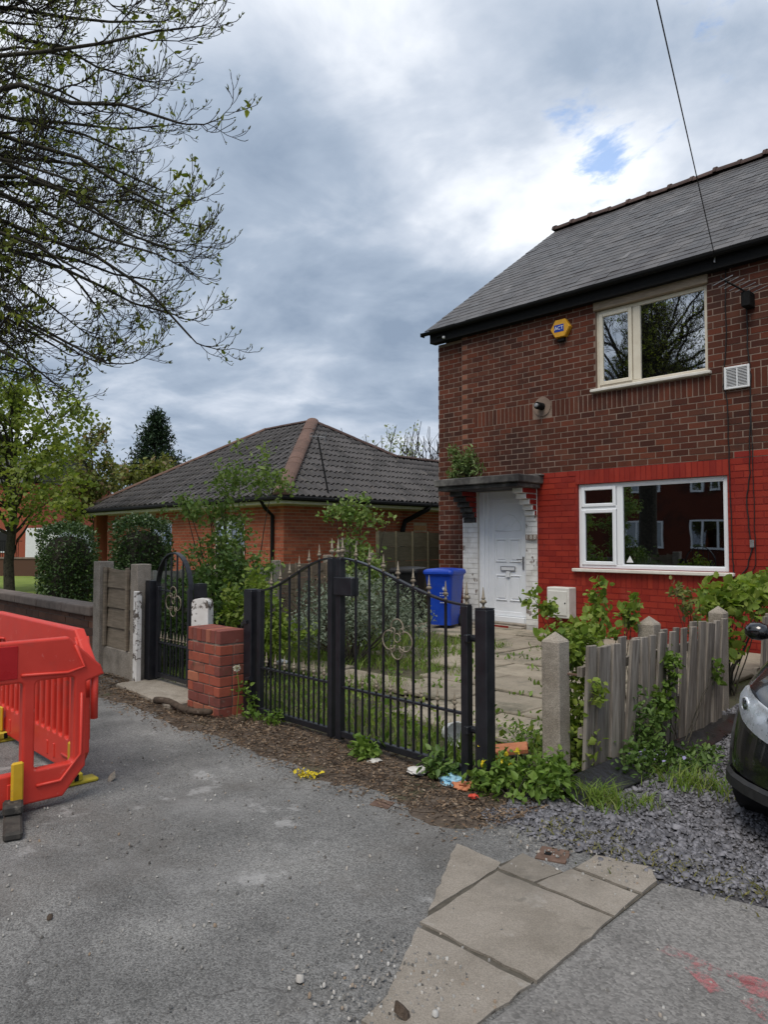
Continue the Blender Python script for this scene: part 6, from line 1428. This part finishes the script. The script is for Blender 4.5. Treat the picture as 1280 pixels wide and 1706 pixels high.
shrub('weed_clump', (-3.0, 3.42, 0), 'dark leafy weeds beside the blue litter', [((-3.03, 3.45, .07), (.12, .08, .07))], 26, 9, .03, .05, 'leaf_dark', 525, .6, 'weed clumps', 5, .004, cat='weeds')
shrub('weed_clump', (-5.1, 3.42, 0), 'weeds climbing round the hinge post by the brick pier', [((-5.13, 3.44, .10), (.09, .07, .12)), ((-5.24, 3.44, .27), (.10, .04, .07)), ((-4.9, 3.5, .05), (.12, .08, .06))], 34, 8, .03, .045, 'leaf_weed', 526, .55, 'weed clumps', 8, .003, cat='weeds')
gm_ = 'grass tufts on the gravel'
for k, (x, y, n, w_, hh, lab) in enumerate([(-2.12, 3.80, 260, .10, .11, 'grass tuft at the near end of the black board'), (-1.86, 4.45, 240, .14, .10, 'grass tuft on the slate gravel near the car'), (-1.93, 3.98, 60, .06, .05, 'tiny grass tuft in the middle of the gravel')]):
    o = link('grass_tuft', grass_mesh('grass_tuft', np.stack([g_.normal(size=n)*w_, g_.normal(size=n)*w_*.7, np.full(n, .008)], 1), hh, .004, k, .8), 'grass_blade'); o.location = (x, y, 0); tag(o, lab, 'grass', gm_)
for k, (x, y, lab) in enumerate([(-5.27, 3.40, 'dandelion seed head against the black hinge post'), (-2.93, 4.72, 'dandelion seed head behind the front gate post')]):
    t = thing('dandelion', (x, y, 0), lab, 'dandelion', 'dandelion seed heads'); hz = .43 if k == 0 else .36
    MB().tube([(0, 0, 0), (.02, .01, hz*.6), (.0, 0, hz)], .004, 5).build('stalk', 'bark_log' if k else 'leaf_weed', t)
    g = np.random.default_rng(k); dd = g.normal(size=(160, 3)); dd /= np.linalg.norm(dd, axis=1)[:, None]; link('seed_head', leaf_mesh('seed_head', dd*.016+[0, 0, hz], .014, .5, nrm=dd*2, seed=k), 'flower_white', t)
# grass and ground weeds in the garden
def region(n, f): P = np.stack([g_.uniform(-8.6, -2.7, n), g_.uniform(3.65, 9.0, n)], 1); return P[f(P[:, 0], P[:, 1])]
nv = lambda P: np.array([mnoise.noise(Vector((a*1.1, b*1.1, 3.3))) for a, b in P])
P = region(17000, lambda x, y: ((x < -5.0) & (y < 6.4)) | ((x < -5.9) & (y < 8.3)) | (y < 4.3)); P = P[nv(P) > -.22]
tag(link('garden_grass', grass_mesh('garden_grass', np.c_[P, np.full(len(P), .015)], .13, .005, 31, .5), 'grass_blade'), 'unkempt grass growing in the front garden behind the gates', 'grass', kind='stuff')
P = region(3200, lambda x, y: (y < 8.6)); P = P[nv(P*1.7) > .12]
tag(link('garden_weeds', leaf_mesh('garden_weeds', np.c_[P, np.full(len(P), .045)], .055, .5, nrm=np.tile([0, 0, .7], (len(P), 1)), seed=33), 'leaf_weed'), 'low weeds spreading between the garden paving flags', 'weeds', kind='stuff')
P = region(6000, lambda x, y: (y < 4.9) & (x > -5.1)); P = P[nv(P*2.2+5) > -.05]
tag(link('ground_cover', leaf_mesh('ground_cover', np.c_[P, .03+g_.random(len(P))*.09], .045, .6, nrm=np.tile([0, 0, .6], (len(P), 1)), seed=34), 'leaf_lime'), 'bright ground cover leaves just behind the driveway gate', 'ground cover', kind='stuff')
n = 420; P = np.stack([g_.uniform(-2.2, -1.0, n), 3.2+g_.normal(size=n)*.10+.0*n, np.full(n, .015)], 1); P[:, 1] += np.where(P[:, 0] > -1.5, .12, .1)
tag(link('moss_tufts', grass_mesh('moss_tufts', P, .02, .004, 35, 1.2), 'moss'), 'yellowish moss growing where slabs meet the gravel', 'moss', kind='stuff')
n = 5000; P = np.stack([g_.uniform(-22, -9, n), g_.uniform(3.75, 9, n), np.full(n, .02)], 1)
tag(link('lawn_grass', grass_mesh('lawn_grass', P, .05, .008, 36, .5), 'grass_lawn'), 'short bright grass of the neighbouring lawn', 'grass', kind='stuff')

# ------------------------------------------------------------------ far buildings behind the lawn
fbp = px(40, 902, 38)
fh = thing('far_house', (fbp[0], fbp[1], 0), 'distant brick house with a white rendered side beyond the lawn', 'house', None, R(25))
MB().box((-9, 0, 0), (.4, 6, 4.6)).build('brick_wall', 'brick_bungalow', fh); MB().box((.4, -.3, 0), (2.6, 5, 2.2)).build('rendered_wall', 'white_plastic', fh)
m = MB(); m.quad((-9, -.2, 4.6), (.6, -.2, 4.6), (.6, 3, 6.4), (-9, 3, 6.4)); m.quad((-9, 6.2, 4.6), (-9, 3, 6.4), (.6, 3, 6.4), (.6, 6.2, 4.6)); m.quad((.5, 0, 4.6), (.5, 6, 4.6), (.5, 3, 6.3)); m.build('roof', 'concrete_tile', fh)
for x in (-2.2, -4.6):
    w_ = MB().box((x, -.03, .9), (x+1.3, .05, 2.1)).build('window', 'upvc', fh); MB().box((x+.08, -.04, .98), (x+1.22, -.025, 2.02)).build('pane', 'interior', w_)
rl = thing('railings', tuple(px(20, 902, 33)*np.array([1, 1, 0])), 'black metal railings in front of the distant brick house', 'railings', None, R(35))
for k in range(30): MB().box((-2.6+.1*k, -.01, .5), (-2.58+.1*k, .01, 1.55)).build('bar', 'black_paint', rl)
for z in (.55, 1.5): MB().box((-2.7, -.015, z), (.5, .015, z+.03)).build('rail', 'black_paint', rl)
fw_ = thing('far_garden_wall', tuple(px(30, 902, 31)*np.array([1, 1, 0])), 'distant low brick wall at the far edge of the lawn', 'wall', None, R(40))
MB().box((-6, -.1, 0), (2.6, .1, .75)).build('brickwork', 'brick_low', fw_); MB().box((-6, -.13, .75), (2.6, .13, .82)).build('coping', 'coping', fw_)

# ------------------------------------------------------------------ houses across the road (seen mirrored in the lower window)
op = thing('opposite_house', (-18, -16, 0), 'brick house across the road, mirrored in the ground floor window', 'house')
ow = [(-18.6, 1.15), (-14.5, 1.15)]
b_op = MB(); b_op.box((-40, -22, 0), (8, -16.05, 5.6)); b_op.build('wall', 'brick_brown', op, world=True)
m = MB(); m.quad((-40.3, -15.8, 5.6), (8.3, -15.8, 5.6), (8.3, -19, 8.4), (-40.3, -19, 8.4)); m.quad((-40.3, -22.2, 5.6), (-40.3, -19, 8.4), (8.3, -19, 8.4), (8.3, -22.2, 5.6)); m.build('roof', 'slate', op, world=True)
for a, b, z0, z1 in [(-18.65, -16.55, 1.15, 2.6), (-15.15, -13.2, 1.12, 2.55), (-18.3, -16.7, 4.05, 5.1), (-15.1, -14.5, 4.0, 4.9), (-14.2, -13.65, 4.0, 4.9), (-24, -22, 1.15, 2.6), (-23.6, -22.2, 4.05, 5.1), (-10.5, -8.5, 1.15, 2.6), (-10.2, -8.8, 4.05, 5.1), (-5, -3, 1.15, 2.6), (-29, -27, 1.15, 2.6)]:
    w_ = MB(); frame_rect(w_, a, b, z0, z1, .09, -16.05, -15.98); 
    if b-a > 1: w_.box((a+(b-a)*.28, -16.04, z0+.09), (a+(b-a)*.28+.09, -15.985, z1-.09)); w_.box((a+(b-a)*.70, -16.04, z0+.09), (a+(b-a)*.70+.09, -15.985, z1-.09))
    wo2 = w_.build('window', 'upvc', op, world=True); MB().quad((a+.09, -16.03, z0+.09), (b-.09, -16.03, z0+.09), (b-.09, -16.03, z1-.09), (a+.09, -16.03, z1-.09)).build('pane', 'blind' if int(a*10) % 3 == 0 else 'glass_plain', wo2, world=True)
